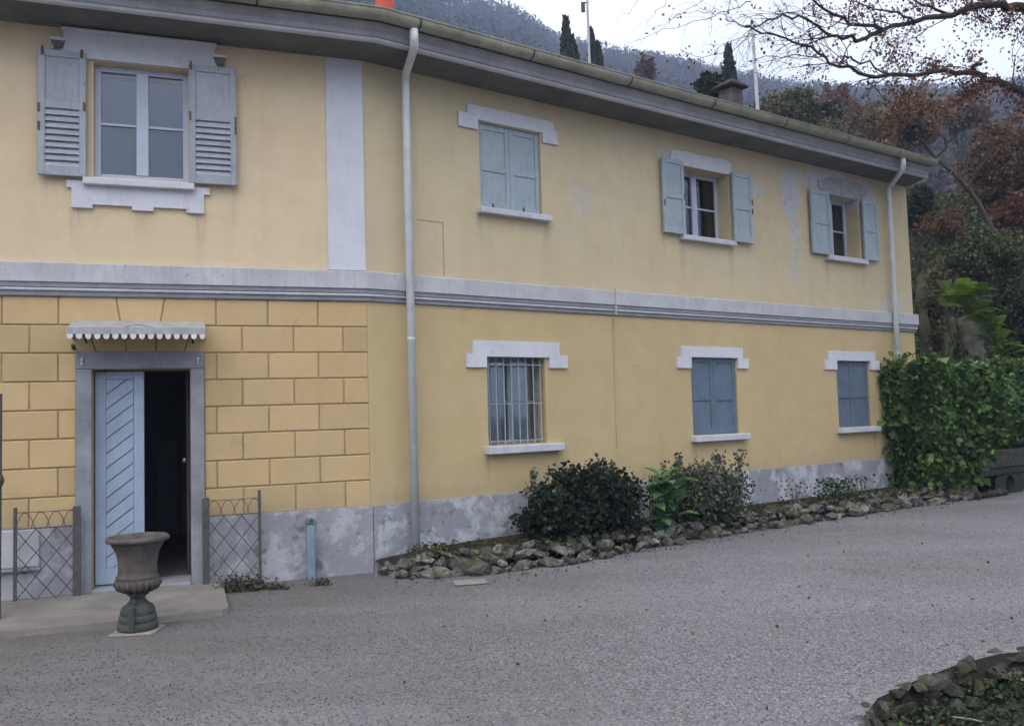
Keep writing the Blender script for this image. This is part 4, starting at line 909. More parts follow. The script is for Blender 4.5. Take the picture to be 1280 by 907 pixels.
# ------------------------------------------------------------------ hedge, culvert, stump and ferns at the right end
hb_ = wallpt(11.2, .55, 0); hd = thing('ivy_hedge', 'tall dense ivy hedge at the right end of the house', 'hedge', T(*hb_))
HCUT = onwall('R', 1224, 560, 1.06)[0]
def hedge_pts(n):
    out_, nor = [], []
    while len(out_) < n:
        u = random.uniform(10.0, 15.8); h0 = 2.27 + .15 * math.sin(u * 1.9) + .12 * math.sin(u * 4.3 + 1) + .07 * math.sin(u * 11) + (.1 if u > 13 else 0); fr = 1.02 + .12 * math.sin(u * 2.3) + .08 * math.sin(u * 5.1)
        # rounded front, top and left end
        low = .22 if u < HCUT - .25 else .22 + .8 * min(1, (u - HCUT + .25) / .3) + .08 * math.sin(u * 9)
        f = random.random()
        if f < .62: z = random.uniform(low, h0); d_ = fr - .22 * max(0, (z - h0 + .35) / .35) ** 2 - .16 * max(0, (.7 - z)); nn_ = (0, -1, .15)
        elif f < .82: z = h0 - random.uniform(0, .12); d_ = random.uniform(-1.2, fr); nn_ = (0, -.3, 1)
        else: z = random.uniform(low, h0); d_ = random.uniform(.0, fr); u = random.uniform(10.0, 10.2); nn_ = (-1, -.3, .2)
        if u < 10.4: # soften the left end
            kk = (10.4 - u) / .4; d_ = min(d_, fr - .35 * kk ** 2); z = min(z, h0 - .25 * kk ** 2)
        if u < 11.25 and d_ < .05: continue
        wob = .17 * math.sin(u * 7 + z * 6) * math.sin(z * 8.3 + u * 3) + .08 * math.sin(u * 17 + z * 3) * math.sin(z * 15)
        if math.sin(u * 6.3 + z * 2.1) * math.sin(z * 7.1 - u * 2.7) + .5 * math.sin(u * 13 + z * 9) > .95 and random.random() < .8: continue      # holes
        out_.append(wallpt(u, d_ + wob + random.gauss(0, .055), z + random.gauss(0, .05))); nor.append((MR.to_3x3() @ Vector(nn_)).normalized())
    return np.array(out_), np.array(nor)
P, NR = hedge_pts(19000)
cl_ = np.sin(P[:, 0] * 5.1 + P[:, 2] * 4) * np.sin(P[:, 2] * 6.7 - P[:, 0] * 3.1)
tint = np.clip(rng.normal(.45, .2, len(P)) + .14 * cl_, 0, 1)
link('foliage', leaf_mesh('foliage', P, .092 * np.exp(rng.normal(0, .3, len(P))), tint, .40, .35, NR, .3, .3), L_hedge, hd)
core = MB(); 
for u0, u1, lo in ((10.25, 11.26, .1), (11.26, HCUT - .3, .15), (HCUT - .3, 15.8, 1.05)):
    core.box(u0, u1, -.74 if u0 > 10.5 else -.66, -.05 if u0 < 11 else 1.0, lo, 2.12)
put('shade_core', core, plain('hedge_inner_shade', (.012, .016, .009), 1, .4, 9, .8, 14), hd, MR)  # solid near-black boxes: shade between the leaves put in as colour

for i in range(70):                            # loose shoots that break the outline
    u = random.uniform(10.1, 15.2); z = random.uniform(1.9, 2.3) if i % 3 else random.uniform(.6, 1.9); q0 = wallpt(u, .85 if i % 3 == 0 else random.uniform(.0, .8), z); q1 = q0 + (MR.to_3x3() @ Vector((random.uniform(-.2, .2), random.uniform(-.3, 0), random.uniform(-.05, .32) if i % 3 else random.uniform(-.2, .1))))
    put('shoot', MB().tube([q0, q0.lerp(q1, .5) + Vector((0, 0, .02)), q1], [.006, .005, .002], 4), M_moss, hd)
    Pq = np.array([q0.lerp(q1, random.uniform(.2, 1)) for _ in range(16)]) + rng.normal(size=(16, 3)) * .025; link('shoot_leaves', leaf_mesh('shoot_leaves', Pq, .075, np.clip(rng.normal(.75, .2, 16), 0, 1), .4, .2), L_hedge, hd)
cv_ = thing('stone_culvert', 'mossy stone block with a dark round drain hole at the right edge', 'culvert', T(*onground(1262, 620)))
cl0, czt = onwall('R', 1224, 560, 1.06); cl1, _ = onwall('R', 1330, 560, 1.06)
hs, hz = onwall('R', 1263, 607, 1.06); hr = .165; hz = max(hz, .17)
put('block', MB().cbox(cl0, cl1, -1.05, -.2, .47, .80, .03), M_rock2, cv_, MR); put('block', MB().cbox(cl0 + .05, cl1, -1.04, -.2, .345, .462, .02), M_rock2, cv_, MR)
ring = MB(); nn = 20; sq = []
for i in range(nn):
    a_ = 2 * PI * i / nn; c_, s_ = math.cos(a_), math.sin(a_); kk = 1 / max(abs(c_), abs(s_)); sq.append((hs + .55 * c_ * kk, hz + .175 * s_ * kk))
V = [(hs + hr * math.cos(2*PI*i/nn), -1.06, hz + hr * math.sin(2*PI*i/nn)) for i in range(nn)] + [(x, -1.06, z) for x, z in sq] + [(hs + hr * math.cos(2*PI*i/nn), -.4, hz + hr * math.sin(2*PI*i/nn)) for i in range(nn)]
ring.add(V, [(i, (i+1) % nn, nn + (i+1) % nn, nn + i) for i in range(nn)] + [(i, 2*nn + i, 2*nn + (i+1) % nn, (i+1) % nn) for i in range(nn)] + [tuple(range(2*nn, 3*nn))]); put('drain_wall', ring, M_rock2, cv_, MR)
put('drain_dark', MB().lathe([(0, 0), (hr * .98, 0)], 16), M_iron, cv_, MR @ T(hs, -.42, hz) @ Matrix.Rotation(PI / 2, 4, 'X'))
for i in range(9):
    u = cl0 - .5 + i * .13; q = wallpt(u, 1.12 + random.uniform(-.05, .05), .08); rock(RK2, cv_, q.x, q.y, .07, random.uniform(.08, .14), .09, random.uniform(.06, .1), random.uniform(0, 3))

# leaning pale stump with bright ferns; gnarled mossy trunk beside the house
YS = 18.4
stp_ = [at(1236, 470, YS), at(1226, 452, YS), at(1221, 436, YS), at(1214, 415, YS), at(1207, 398, YS)]
stm = thing('leaning_stump', 'pale leaning tree stump with bright green ferns above the hedge', 'stump', T(stp_[0].x + .3, YS, 0))
stp_ = [p.lerp(q, u) for p, q in zip(stp_[:-1], stp_[1:]) for u in (0, .5)] + [stp_[-1], stp_[-1] + Vector((-.02, 0, .05))]
put('trunk', rough(MB().tube([Vector((stp_[0].x + .35, YS, 0)), Vector((stp_[0].x + .1, YS, 1.2))] + stp_, [.24, .2] + [.18, .16, .17, .19, .16, .2, .18, .2, .17, .05], 14), .022, 6), M_stump, stm, None, True)
def fern(name, label, cpx, nfr, spread, L, par_thing=None):
    c_ = at(cpx[0], cpx[1], YS - .15); t = thing(name, label, 'fern', T(*c_))
    for i in range(nfr):
        a_ = random.uniform(0, 2 * PI); el = random.uniform(.1, 1.2); d = Vector((math.cos(a_) * math.cos(el), math.sin(a_) * math.cos(el) * .8 - .25, math.sin(el)))
        base = c_ + Vector((random.uniform(-1, 1) * spread[0], random.uniform(-.1, .1), random.uniform(-1, 1) * spread[1])); base.x -= (base.z - c_.z) * spread[2]
        LL = L * random.uniform(.7, 1.15); V = []; tt = random.uniform(.2, 1); d.normalize(); sd_ = d.cross(Vector((0, 0, 1))).normalized()
        for j in range(9):
            u = (j + 1) / 10; p = base + d * LL * u - Vector((0, 0, .45 * LL * u * u)); wl = LL * .26 * math.sin(PI * min(1, u * .9 + .1)) + .01
            for sg in (1, -1):
                tip = p + sd_ * sg * wl + d * wl * .4 - Vector((0, 0, wl * .25)); q = d * LL * .045
                V += [p - q, p + q, tip + q * .3, tip - q * .3]
        link('frond', quads_np('frond', [tuple(v_) for v_ in V], [tt] * (len(V) // 4)), L_lime, t)
    return t
fern('fern', 'bright green fern tuft on top of the leaning stump', (1203, 372), 40, (.36, .16, 0), .55)
fern('fern', 'bright green fern cascading down the right side of the stump', (1237, 415), 70, (.2, .58, .55), .5)
vs_ = at(1225, 458, 16.6); pv = thing('limestone_pedestal', 'small pale stone pedestal showing above the ivy hedge', 'pedestal', T(vs_.x, vs_.y, 0))
MP = T(vs_.x, vs_.y + .2, 0); put('shaft', MB().lathe([(0, 0), (.22, 0), (.2, .3), (.15, 1.4), (.13, 2.0), (.16, vs_.z - .1), (.19, vs_.z), (.18, vs_.z + .08), (.06, vs_.z + .12), (0, vs_.z + .12)], 14), M_pale, pv, MP, True)

gn = thing('gnarled_trunk', 'gnarled mossy tree trunk standing in the shade beside the house corner', 'tree', T(*at(1172, 520, 19.5).xy, 0))
c0 = at(1172, 440, 19.5)
for k, (x0_, x1_, y1_) in enumerate(((1160, 1152, 345), (1168, 1158, 350), (1178, 1170, 352), (1188, 1184, 395), (1182, 1176, 365))):
    a_ = at(x0_, 470, 19.5 + .15 * (k % 2)); b2 = at(x1_, y1_, 19.5 + .1 * k)
    tb_ = MB().tube([Vector((a_.x, a_.y, -.1)), a_, a_.lerp(b2, .35) + Vector((.06 * (-1) ** k, 0, 0)), a_.lerp(b2, .55) + Vector((-.03 * (-1) ** k, 0, 0)), a_.lerp(b2, .7) + Vector((-.07 * (-1) ** k, 0, 0)), a_.lerp(b2, .85), b2], [.2, .15, .11, .15, .12, .15, .07], 10)
    gn_o = put('trunk', rough(tb_, .03, 5), M_moss, gn, None, True)
P, k, C = crown_points([(c0.x, 19.4, c0.z + 1.4, .45, .3, .6), (c0.x - .1, 19.4, c0.z + .6, .4, .25, .5)], 900, 60, .08); link('ivy', leaf_mesh('ivy', P, .09, None, .4), L_olive, gn)

# ------------------------------------------------------------------ bank behind the hedge, covered in undergrowth
def bank_z(X, Y):
    t = np.clip((Y - (19.6 + .12 * (X - 9))) / 9.0, 0, 1); sd_ = np.clip((X - 7.6) / 2.0, 0, 1)
    return (t ** .75) * 7.2 * sd_ + terrain(X, Y) * t + .25 * np.sin(X * 1.3 + Y * .9) * t
bx = np.linspace(7.4, 30, 46); by = np.linspace(19.2, 32, 30); X, Y = np.meshgrid(bx, by); Z = bank_z(X, Y) - .1
bb = MB(); bb.v = list(zip(X.ravel().tolist(), Y.ravel().tolist(), Z.ravel().tolist())); bb.f = [(j*46+i, j*46+i+1, (j+1)*46+i+1, (j+1)*46+i) for j in range(29) for i in range(45)]
struct(put('bank', bb, M_bank, smooth=True), 'steep overgrown bank behind the ivy hedge')
n = 70000; X = rng.uniform(7.6, 26, n); Y = 19.3 + rng.uniform(0, 1, n) ** 1.1 * 11; cln = np.sin(X * 1.7 + Y * .8) * np.sin(Y * 2.1 - X * .6) + .6 * np.sin(X * 4.1) * np.sin(Y * 3.3 + X)
Z = bank_z(X, Y) + rng.uniform(0, 1, n) * (.25 + .5 * np.clip(cln, 0, 1.2)); ti = np.clip(.42 + .26 * np.sin(X * .9 + 2) * np.sin(Z * 1.4 + X * .5) + rng.normal(0, .17, n), 0, 1)
o = link('bank_undergrowth', leaf_mesh('bank_undergrowth', np.stack([X, Y, Z], 1), .12, ti, .42), L_bank); tag(o, 'tangled green and brown undergrowth covering the bank', 'undergrowth', kind='stuff')

# ------------------------------------------------------------------ trees
def tree(name, label, base, H, ells, n, clumps, spread, size, lm, bm_, group='trees behind the house', trunk_r=.18, limbs=9, aspect=.42, twigs=0):
    b_ = Vector(base); t = thing(name, label, 'tree', T(*b_), group)
    E = [(b_.x + e[0], b_.y + e[1], b_.z + e[2], e[3], e[4], e[5]) for e in ells]
    P, k, C = crown_points(E, n, clumps, spread, .4)
    tint = np.clip(rng.normal(.5, .2, len(P)) + rng.normal(0, .13, clumps)[k], 0, 1)
    link('crown', leaf_mesh('crown', P, size, tint, aspect), lm, t)
    tp = b_ + Vector((random.uniform(-.3, .3), random.uniform(-.3, .3), H)); pts = [b_ - Vector((0, 0, .3)), b_.lerp(tp, .3) + Vector((random.uniform(-.15, .15), 0, 0)), b_.lerp(tp, .65) + Vector((random.uniform(-.25, .25), 0, 0)), tp]
    put('trunk', MB().tube(pts, [trunk_r, trunk_r * .75, trunk_r * .5, trunk_r * .15], 7), bm_, t, None, True)
    lb = MB(); idx = rng.permutation(clumps)[:limbs + twigs]
    for i, ci in enumerate(idx):
        q = Vector(C[ci]); s0_ = b_.lerp(tp, random.uniform(.3, .85)); r0 = trunk_r * (.32 if i < limbs else .14)
        m1 = s0_.lerp(q, .4) + Vector((random.uniform(-.2, .2), random.uniform(-.2, .2), .12 * (q - s0_).length)); lb.tube([s0_, m1, s0_.lerp(q, .75) + Vector((0, 0, .06 * (q - s0_).length)), q], [r0, r0 * .7, r0 * .4, r0 * .12], 5, False)
    put('limbs', lb, bm_, t, None, True)
    return t
def ground_z(p): return float(max(terrain(p.x, p.y), bank_z(np.array(p.x), np.array(p.y)) if p.x > 7.4 and p.y < 32 else 0))
def tree_px(name, label, px, py_c, rx, ry, Y, lm, bm_, n, size, ry2=None, **kw):
    """crown centre at a pixel, radii in pixels, standing at distance Y on the terrain"""
    c_ = at(px, py_c, Y); sc_ = Y / F; bz = ground_z(c_); R_, RZ = rx * sc_, ry * sc_
    dz = c_.z - bz
    el = [(0, 0, dz, R_, R_, RZ), (R_ * .45, .2, dz - RZ * .3, R_ * .6, R_ * .6, RZ * .6), (-R_ * .5, -.2, dz - RZ * .25, R_ * .55, R_ * .55, RZ * .6)]
    return tree(name, label, (c_.x, c_.y, bz), dz + RZ * .5, el, n, kw.pop('clumps', 110), kw.pop('spread', R_ * .13), size, lm, bm_, trunk_r=kw.pop('trunk_r', max(.08, R_ * .07)), **kw)
tree_px('bushy_tree', 'olive brown twiggy tree rising behind the roof near the white pole', 985, 150, 48, 42, 32, L_olive, M_barkg, 5720, 0.124, twigs=40)
tree_px('bushy_tree', 'dark green rounded tree behind the roof left of the tan tree', 1025, 152, 26, 30, 36, L_cyp, M_barkg, 3960, 0.149)
tree_px('bushy_tree', 'pinkish brown tree on the slope above the roof', 1040, 130, 24, 24, 48, L_pink, M_barkg, 1200, .3, twigs=20)
tree_px('bushy_tree', 'tan half-bare tree behind the roof end', 1078, 165, 48, 40, 30, L_tan, M_barkg, 4840, 0.105, twigs=40)
tree_px('bushy_tree', 'rust coloured small tree behind the tree with a dark nest', 1135, 155, 40, 36, 34, L_rust2, M_barkg, 3300, 0.136, twigs=30)
tree_px('bushy_tree', 'pink leaved tree on the slope right of the nest', 1200, 140, 34, 24, 44, L_pink, M_barkg, 1300, .28, twigs=16)
tree_px('bushy_tree', 'reddish bare bush on the hill above the gutter', 806, 85, 14, 18, 70, L_rust2, M_barkg, 420, .34, twigs=12)
tree_px('bushy_tree', 'dark clipped evergreen left of the chimney', 888, 108, 19, 18, 30, L_cyp, M_barkg, 1300, .16)
tree_px('bushy_tree', 'orange brown beech leaning over the hedge at the right edge', 1262, 205, 60, 62, 24, L_rust2, M_bark, 11440, 0.093, clumps=150, twigs=40)
tree_px('bushy_tree', 'red leaved shrub tree low at the right edge', 1275, 262, 34, 26, 23, L_rust, M_bark, 3300, 0.087, twigs=14)
tree_px('bushy_tree', 'dark green holly behind the house corner', 1150, 262, 22, 36, 23.0, L_cyp, M_barkg, 3740, 0.081)
tree_px('bushy_tree', 'russet sapling on the bank beside the house corner', 1178, 280, 30, 22, 22.0, L_rust2, M_barkg, 1980, 0.074, twigs=24)
tree_px('bushy_tree', 'dark evergreen shrub on the bank right of the ferns', 1275, 400, 38, 55, 20.5, L_cyp, M_barkg, 7040, 0.081)
tree_px('bushy_tree', 'olive green spreading shrub in the middle of the bank', 1225, 320, 55, 34, 21.5, L_bank, M_barkg, 7920, 0.081, twigs=20)

def cypress(px, y_top, y_bot, half, Y, label):
    tp = at(px, y_top, Y); bz = ground_z(tp); sc_ = Y / F; Hh = tp.z - bz; R_ = half * sc_; slope = R_ / ((y_bot - y_top) * sc_)
    t = thing('cypress', label, 'cypress', T(tp.x, tp.y, bz), 'cypresses above the roof line')
    n = 9000; u = rng.uniform(0, 1, n) ** .75; dz = u * Hh + .1; rr = np.minimum(R_ * 1.25, (dz / ((y_bot - y_top) * sc_)) ** .62 * R_) * rng.uniform(.55, 1.0, n) * (1 + .05 * np.sin(dz * 1.7)); a_ = rng.uniform(0, 2 * PI, n)
    P = np.stack([tp.x + rr * np.cos(a_), tp.y + rr * np.sin(a_), tp.z - dz], 1)
    link('crown', leaf_mesh('crown', P, .30, None, .26, -2.2), L_cyp, t); put('trunk', MB().tube([(tp.x, tp.y, bz - .3), (tp.x, tp.y, tp.z - .8)], [.2, .05], 6), M_barkg, t)
cypress(707, 22, 80, 9, 52, 'tallest dark cypress left of the grey mast')
cypress(715, 46, 80, 7, 50, 'shorter cypress leaning against the tallest one')
cypress(739, 36, 88, 4.5, 52, 'slender pointed cypress just right of the grey mast')
cypress(747, 53, 90, 5.5, 50, 'broad low cypress right of the slender one')
cypress(910, 57, 118, 9, 44, 'pointed cypress directly behind the chimney')

def pole(px, ytop, ybot, Y, lean, label, m, r=.07, top=True):
    a_ = at(px, ytop, Y); b2 = at(px + lean, ybot, Y); bz = ground_z(b2); d = (a_ - b2); foot = b2 - d * ((b2.z - bz + .5) / d.z)
    t = thing('utility_pole', label, 'pole', T(foot.x, foot.y, bz), 'poles behind the house')
    put('pole', MB().tube([foot, a_], [r * 1.3, r * .8], 8), m, t, None, True)
    return t, a_
t, a_ = pole(733, -30, 84, 30, 4, 'thin grey mast with a small box near its top', M_pole, .055)
bx_ = at(732, 10, 30); put('insulator', MB().cbox(bx_.x - .16, bx_.x - .02, bx_.y - .06, bx_.y + .06, bx_.z - .15, bx_.z + .16, .01), M_rust, t); put('crossarm', MB().cbox(bx_.x - .16, bx_.x + .12, bx_.y - .03, bx_.y + .03, bx_.z + .17, bx_.z + .21, .005), M_rust, t)
t, a_ = pole(940, 30, 135, 27, 7, 'pale leaning utility pole right of the chimney', M_poleW, .062)
put('crossarm', MB().cbox(a_.x - .22, a_.x + .12, a_.y - .04, a_.y + .04, a_.z - .12, a_.z - .04, .005), M_rust, t); put('insulator', MB().lathe([(0, 0), (.05, 0), (.06, .08), (.03, .16), (0, .17)], 8), M_rust, t, T(a_.x, a_.y, a_.z - .03))

# tree with a dark nest, half bare, right of the roof end
def z2(x, y): return (1000 + x / 4.536, 60 + y / 4.536)
def poly_px(pts, Y0, Y1): return [at(*p, Y0 + (Y1 - Y0) * i / (len(pts) - 1)) for i, p in enumerate(pts)]
nb = at(1250, 330, 22.5); nz_ = ground_z(nb)
nt_ = thing('bare_tree', 'half-bare tree with forked grey limbs and a dark nest beyond the roof end', 'tree', T(nb.x, nb.y, nz_))
tr_pts = [Vector((nb.x + .3, nb.y, nz_ - .3))] + poly_px([z2(1080, 1000), z2(1000, 860), z2(950, 800), z2(860, 700), z2(760, 630), z2(690, 530), z2(670, 400), z2(690, 260)], 22.5, 21.5)
put('trunk', MB().tube([p + Vector((random.uniform(-.05, .05), 0, random.uniform(-.05, .05))) for p in tr_pts], [.10, .08, .07, .06, .052, .045, .036, .026, .012], 8), M_barkg, nt_, None, True)
lb = MB()
for pl, r0 in (([z2(760, 630), z2(830, 570), z2(820, 510), z2(770, 470), z2(720, 420)], .04), ([z2(825, 540), z2(880, 500), z2(860, 400), z2(820, 330)], .025), ([z2(690, 530), z2(640, 500), z2(600, 440), z2(540, 380), z2(470, 230)], .03), ([z2(860, 700), z2(820, 760), z2(640, 640), z2(420, 560)], .022), ([z2(670, 400), z2(720, 330), z2(800, 260)], .02), ([z2(950, 800), z2(1000, 700), z2(1080, 600), z2(1130, 500)], .028)):
    lb.tube(poly_px(pl, 22, 21.3), np.linspace(r0, r0 * .25, len(pl)).tolist(), 6, False)
put('limbs', lb, M_barkg, nt_, None, True)
ne = at(*z2(640, 480), 21.6); P = np.array(ne) + rng.normal(size=(260, 3)) * np.array([.12, .1, .13]); link('nest', leaf_mesh('nest', P, .16, None, .15), leafmat('nest_twigs', ((0, (.01, .009, .008)), (1, (.03, .025, .02))), .9, 0), nt_)['kind'] = 'stuff'
cps = [at(*z2(x, y), 21.6 + random.uniform(-.5, .6)) for x, y in ((660, 300), (700, 260), (620, 340), (560, 420), (480, 440), (760, 330), (830, 340), (540, 350), (660, 370), (430, 500), (590, 300), (860, 380))]
P = np.concatenate([np.array(c_) + rng.normal(size=(90, 3)) * np.array([.26, .25, .17]) for c_ in cps]); link('leaves', leaf_mesh('leaves', P, .10, None, .45), L_rust2, nt_)

# the great beech: its trunk stands right of the view, limbs reach over the roof
def z5(x, y): return (780 + x / 2.56, y / 2.56)
def z3(x, y): return (780 + x / 4.536, y / 4.536)
bt = Vector((10.2, 13.6, 0)); be = thing('beech_tree', 'great beech with dark limbs and rusty leaves reaching in from the right', 'tree', T(*bt))
put('trunk', MB().tube([bt - Vector((0, 0, .2)), bt + Vector((0, 0, .4)), bt + Vector((-.05, .05, 2.5)), bt + Vector((.05, .1, 5)), bt + Vector((.0, 0, 7.2)), bt + Vector((.3, .2, 9.5)), bt + Vector((.2, .2, 13))], [.62, .48, .42, .40, .36, .28, .1], 14), M_bark, be, None, True)
limbs = [  # pixels, distance from .. to, radius from .. to
    ([z5(1420, 120), z5(1330, 50), z5(1250, 22), z5(1180, 15), z5(1050, 50), z5(930, 70), z5(830, 95), z5(720, 78), z5(640, 30), z5(580, -20)], 13.6, 11.8, .17, .022),
    ([z5(830, 95), z5(780, 120), z5(700, 125), z5(640, 102), z5(560, 50), z5(480, 62), z5(410, 90), z5(370, 80), z5(325, 62)], 12.4, 11.2, .06, .010),
    ([z5(1440, 400), z5(1360, 330), z5(1290, 298), z5(1180, 255), z5(1125, 235), z5(1030, 225), z5(900, 240), z5(770, 240), z5(690, 215), z5(620, 170), z5(540, 135), z5(460, 105), z5(410, 90)], 13.6, 11.5, .13, .016),
    ([z5(690, 215), z5(705, 178), z5(730, 190), z5(800, 215), z5(850, 236)], 11.9, 12.2, .03, .02),
    ([z5(410, 90), z5(395, 125), z5(345, 165), z5(250, 185), z5(180, 160)], 11.5, 11.2, .012, .004),
    ([z5(640, 180), z5(540, 175), z5(450, 180), z5(400, 195), z5(370, 220)], 11.7, 11.3, .014, .004),
    ([z5(640, 172), z5(560, 190), z5(450, 200), z5(360, 212)], 11.7, 11.4, .010, .003),
    ([z5(930, 70), z5(880, 40), z5(800, 30), z5(740, 5), z5(700, -20)], 12.5, 12, .03, .012),
    ([z5(1050, 50), z5(980, 20), z5(930, -10)], 12.9, 12.8, .04, .02),
    ([z5(770, 240), z5(800, 275), z5(870, 330), z5(900, 400)], 12, 12.2, .018, .006),
    ([z5(1125, 235), z5(1115, 215), z5(1135, 205)], 12.9, 12.8, .055, .04),
    ([z3(720, 10), z3(620, 50), z3(520, 90), z3(350, 140), z3(150, 200), z3(0, 240)], 11.6, 11.0, .012, .003),
    ([z3(520, 90), z3(420, 60), z3(300, 90), z3(230, 160)], 11.4, 11, .008, .003),
    ([z3(240, 0), z3(180, 60), z3(130, 140), z3(100, 240)], 11.2, 11, .007, .002), ([z3(450, 0), z3(330, 80), z3(180, 150), z3(60, 250)], 11.2, 10.8, .007, .002), ([z3(80, 0), z3(30, 80), z3(-60, 120)], 11.2, 11, .006, .002),
    ([z5(1180, 15), z5(1120, -20), z5(1060, -60)], 13.1, 13, .05, .03), ([z5(560, 50), z5(520, 20), z5(480, -10)], 11.6, 11.5, .012, .006), ([z5(720, 80), z5(650, 75), z5(580, 45), z5(530, 42)], 12, 11.6, .016, .005),
]
lb = MB(); pool = []
def wobble(pts, a):
    o_ = []
    for p, q in zip(pts[:-1], pts[1:]):
        o_.append(p)
        for u in (.33, .67): o_.append(p.lerp(q, u) + Vector((random.uniform(-a, a), random.uniform(-a, a) * 2, random.uniform(-a, a))))
    return o_ + [pts[-1]]
for pl, Y0, Y1, r0, r1 in limbs:
    pts = wobble(poly_px(pl, Y0, Y1), .035); rr = (np.geomspace(r0, r1, len(pts)) * .66).tolist(); lb.tube(pts, rr, 8 if r0 > .03 else 5, False)
    pool.append((pts, rr))
tw = MB(); tips = []
def twig(p, d, L, r, lev):
    n_ = 4; pts = [p]; dd = d.copy()
    for i in range(n_):
        dd = (dd + Vector((random.uniform(-.35, .35), random.uniform(-.35, .35), random.uniform(-.35, .28)))).normalized(); pts.append(pts[-1] + dd * L / n_)
    tw.tube(pts, np.linspace(r, r * .3, n_ + 1).tolist(), 4, False)
    if lev > 0:
        for i in range(random.randint(2, 4)):
            j = random.randint(1, n_); side = Vector((random.uniform(-1, 1), random.uniform(-1, 1), random.uniform(-.7, .7))); twig(pts[j], (dd * .7 + side * .8).normalized(), L * random.uniform(.45, .7), r * .55, lev - 1)
    tips.extend(pts[2:])
for pts, rr in pool:
    big_ = rr[0] > .03
    for i in range(2, len(pts)):
        if random.random() < (.75 if big_ else .55):
            t_ = (pts[i] - pts[i-1]).normalized(); side = Vector((random.uniform(-.6, .3), random.uniform(-.8, .8), random.uniform(-.6, .9)))
            twig(pts[i], (t_ * .8 + side).normalized(), random.uniform(.35, .95) if big_ else random.uniform(.25, .6), min(.012, rr[i] * .5), 2 if big_ else 1)
# twigs fill the crown of the beech above and to the right, mostly outside the view
for k in range(26):
    a_ = random.uniform(0, 2 * PI); h_ = random.uniform(5.5, 12); q0 = bt + Vector((0, 0, h_)); rad = random.uniform(2.5, 4.5); q1 = q0 + Vector((math.cos(a_) * rad, math.sin(a_) * rad, random.uniform(.5, 2)))
    sc2 = q1 - Vector((0, 0, EYE))
    if (sc2.x - .60 * sc2.y) < .6: continue
    mid = q0.lerp(q1, .5) + Vector((0, 0, .4)); lb.tube([q0, mid, q1], [.10, .06, .015], 6, False)
    for j in range(5): twig(mid.lerp(q1, random.random()), (q1 - q0).normalized() + Vector((random.uniform(-.7, .7), random.uniform(-.7, .7), random.uniform(-.5, .5))), random.uniform(.6, 1.2), .012, 2)
put('limbs', lb, M_bark, be, None, True)
put('twigs', tw, M_bark, be)
tp_ = np.array([tuple(v_) for v_ in tips])
# rusty leaves hang in drifts under the two limbs; the outer twigs to the left are nearly bare
def scr(p):
    p = p - np.array([0, 0, EYE]); fy = p[:, 1] * _cp + p[:, 2] * _sp; fz = -p[:, 1] * _sp + p[:, 2] * _cp; u, v_ = p[:, 0] / fy, fz / fy; u, v_ = _c * u + _s * v_, -_s * u + _c * v_; return 640 + F * u
reach = np.clip((tp_[:, 0] - 4.0) / 2.6, .02, 1)
keep = rng.uniform(0, 1, len(tp_)) < reach * .6
B_ = tp_[keep]; P = np.repeat(B_, 5, axis=0) + rng.normal(size=(len(B_) * 5, 3)) * .06
link('leaves', leaf_mesh('leaves', P, .046, None, .40, .5), L_rust, be)

# ------------------------------------------------------------------ the wooded hillside
n = 5200; az = rng.uniform(-.28, 1.0, n); r = R0 + 38 + (RR + 14 - R0 - 38) * rng.uniform(0, 1, n) ** .7
ridge = rng.uniform(0, 1, n) < .16; r[ridge] = RR + rng.uniform(-8, 8, ridge.sum())
X = r * np.sin(az); Y = r * np.cos(az); Z = terrain(X, Y)
hts = rng.uniform(4.5, 8.5, n) * (1 - .25 * (r < 110)); kind = rng.uniform(0, 1, n); con = kind < .2
tb = np.where(con, rng.uniform(0, .18, n), np.clip(rng.normal(.6, .13, n) + .12 * np.sin(X * .031) * np.sin(Y * .027 + X * .011), .25, 1))
m_ = 60; u = rng.uniform(0, 1, (n, m_)); a_ = rng.uniform(0, 2 * PI, (n, m_)); rr = np.sqrt(rng.uniform(0, 1, (n, m_)))
crown = np.where(con[:, None], 1.9 * (1 - u), 2.7 * np.sqrt(np.clip(u * (1.15 - u) * 3.2, 0, 1)))
P = np.stack([X[:, None] + rr * crown * np.cos(a_), Y[:, None] + rr * crown * np.sin(a_), Z[:, None] + (.12 + .88 * u) * hts[:, None]], 2).reshape(-1, 3)
ti = np.clip(np.repeat(tb, m_) + rng.normal(0, .07, n * m_), 0, 1)
o = link('hillside_wood', leaf_mesh('hillside_wood', P, .85, ti, .36), L_hill); tag(o, 'far mass of bare autumn woodland covering the hill', 'woodland', kind='stuff')

# ------------------------------------------------------------------ gravel stones, ground cover, fallen leaves
n = 60000; yy = 4.4 + 9.5 * rng.uniform(0, 1, n) ** 1.7; xx = rng.uniform(-.66, .66, n) * yy
fl = np.array([(p.x, p.y) for p in FRONT]); fgp = np.array([(p.x, p.y) for p in FG])
lim = np.where(xx < -1.6, 9.63 + (xx + 1.62) * math.tan(aL) - .06, np.interp(xx, fl[:, 0], fl[:, 1])); ok = yy < lim
ok &= ~((xx > 1.7) & (yy < np.interp(xx, fgp[1:, 0], fgp[1:, 1])))
ca, sa = math.cos(aL), math.sin(aL); ls = (xx - CX) * ca + (yy - CY) * sa; lo_ = (xx - CX) * sa - (yy - CY) * ca; ok &= ~((ls < -1.55) & (lo_ < 1.52))
xx, yy = xx[ok], yy[ok]; n = len(xx); hs_ = rng.uniform(.0035, .009, n) * (1 + .03 * (yy - 4.4)); 
ang = rng.uniform(0, 2 * PI, n); ex = hs_ * rng.uniform(.9, 1.5, n); ey = hs_ * rng.uniform(.7, 1.1, n); ez = hs_ * rng.uniform(.5, .9, n)
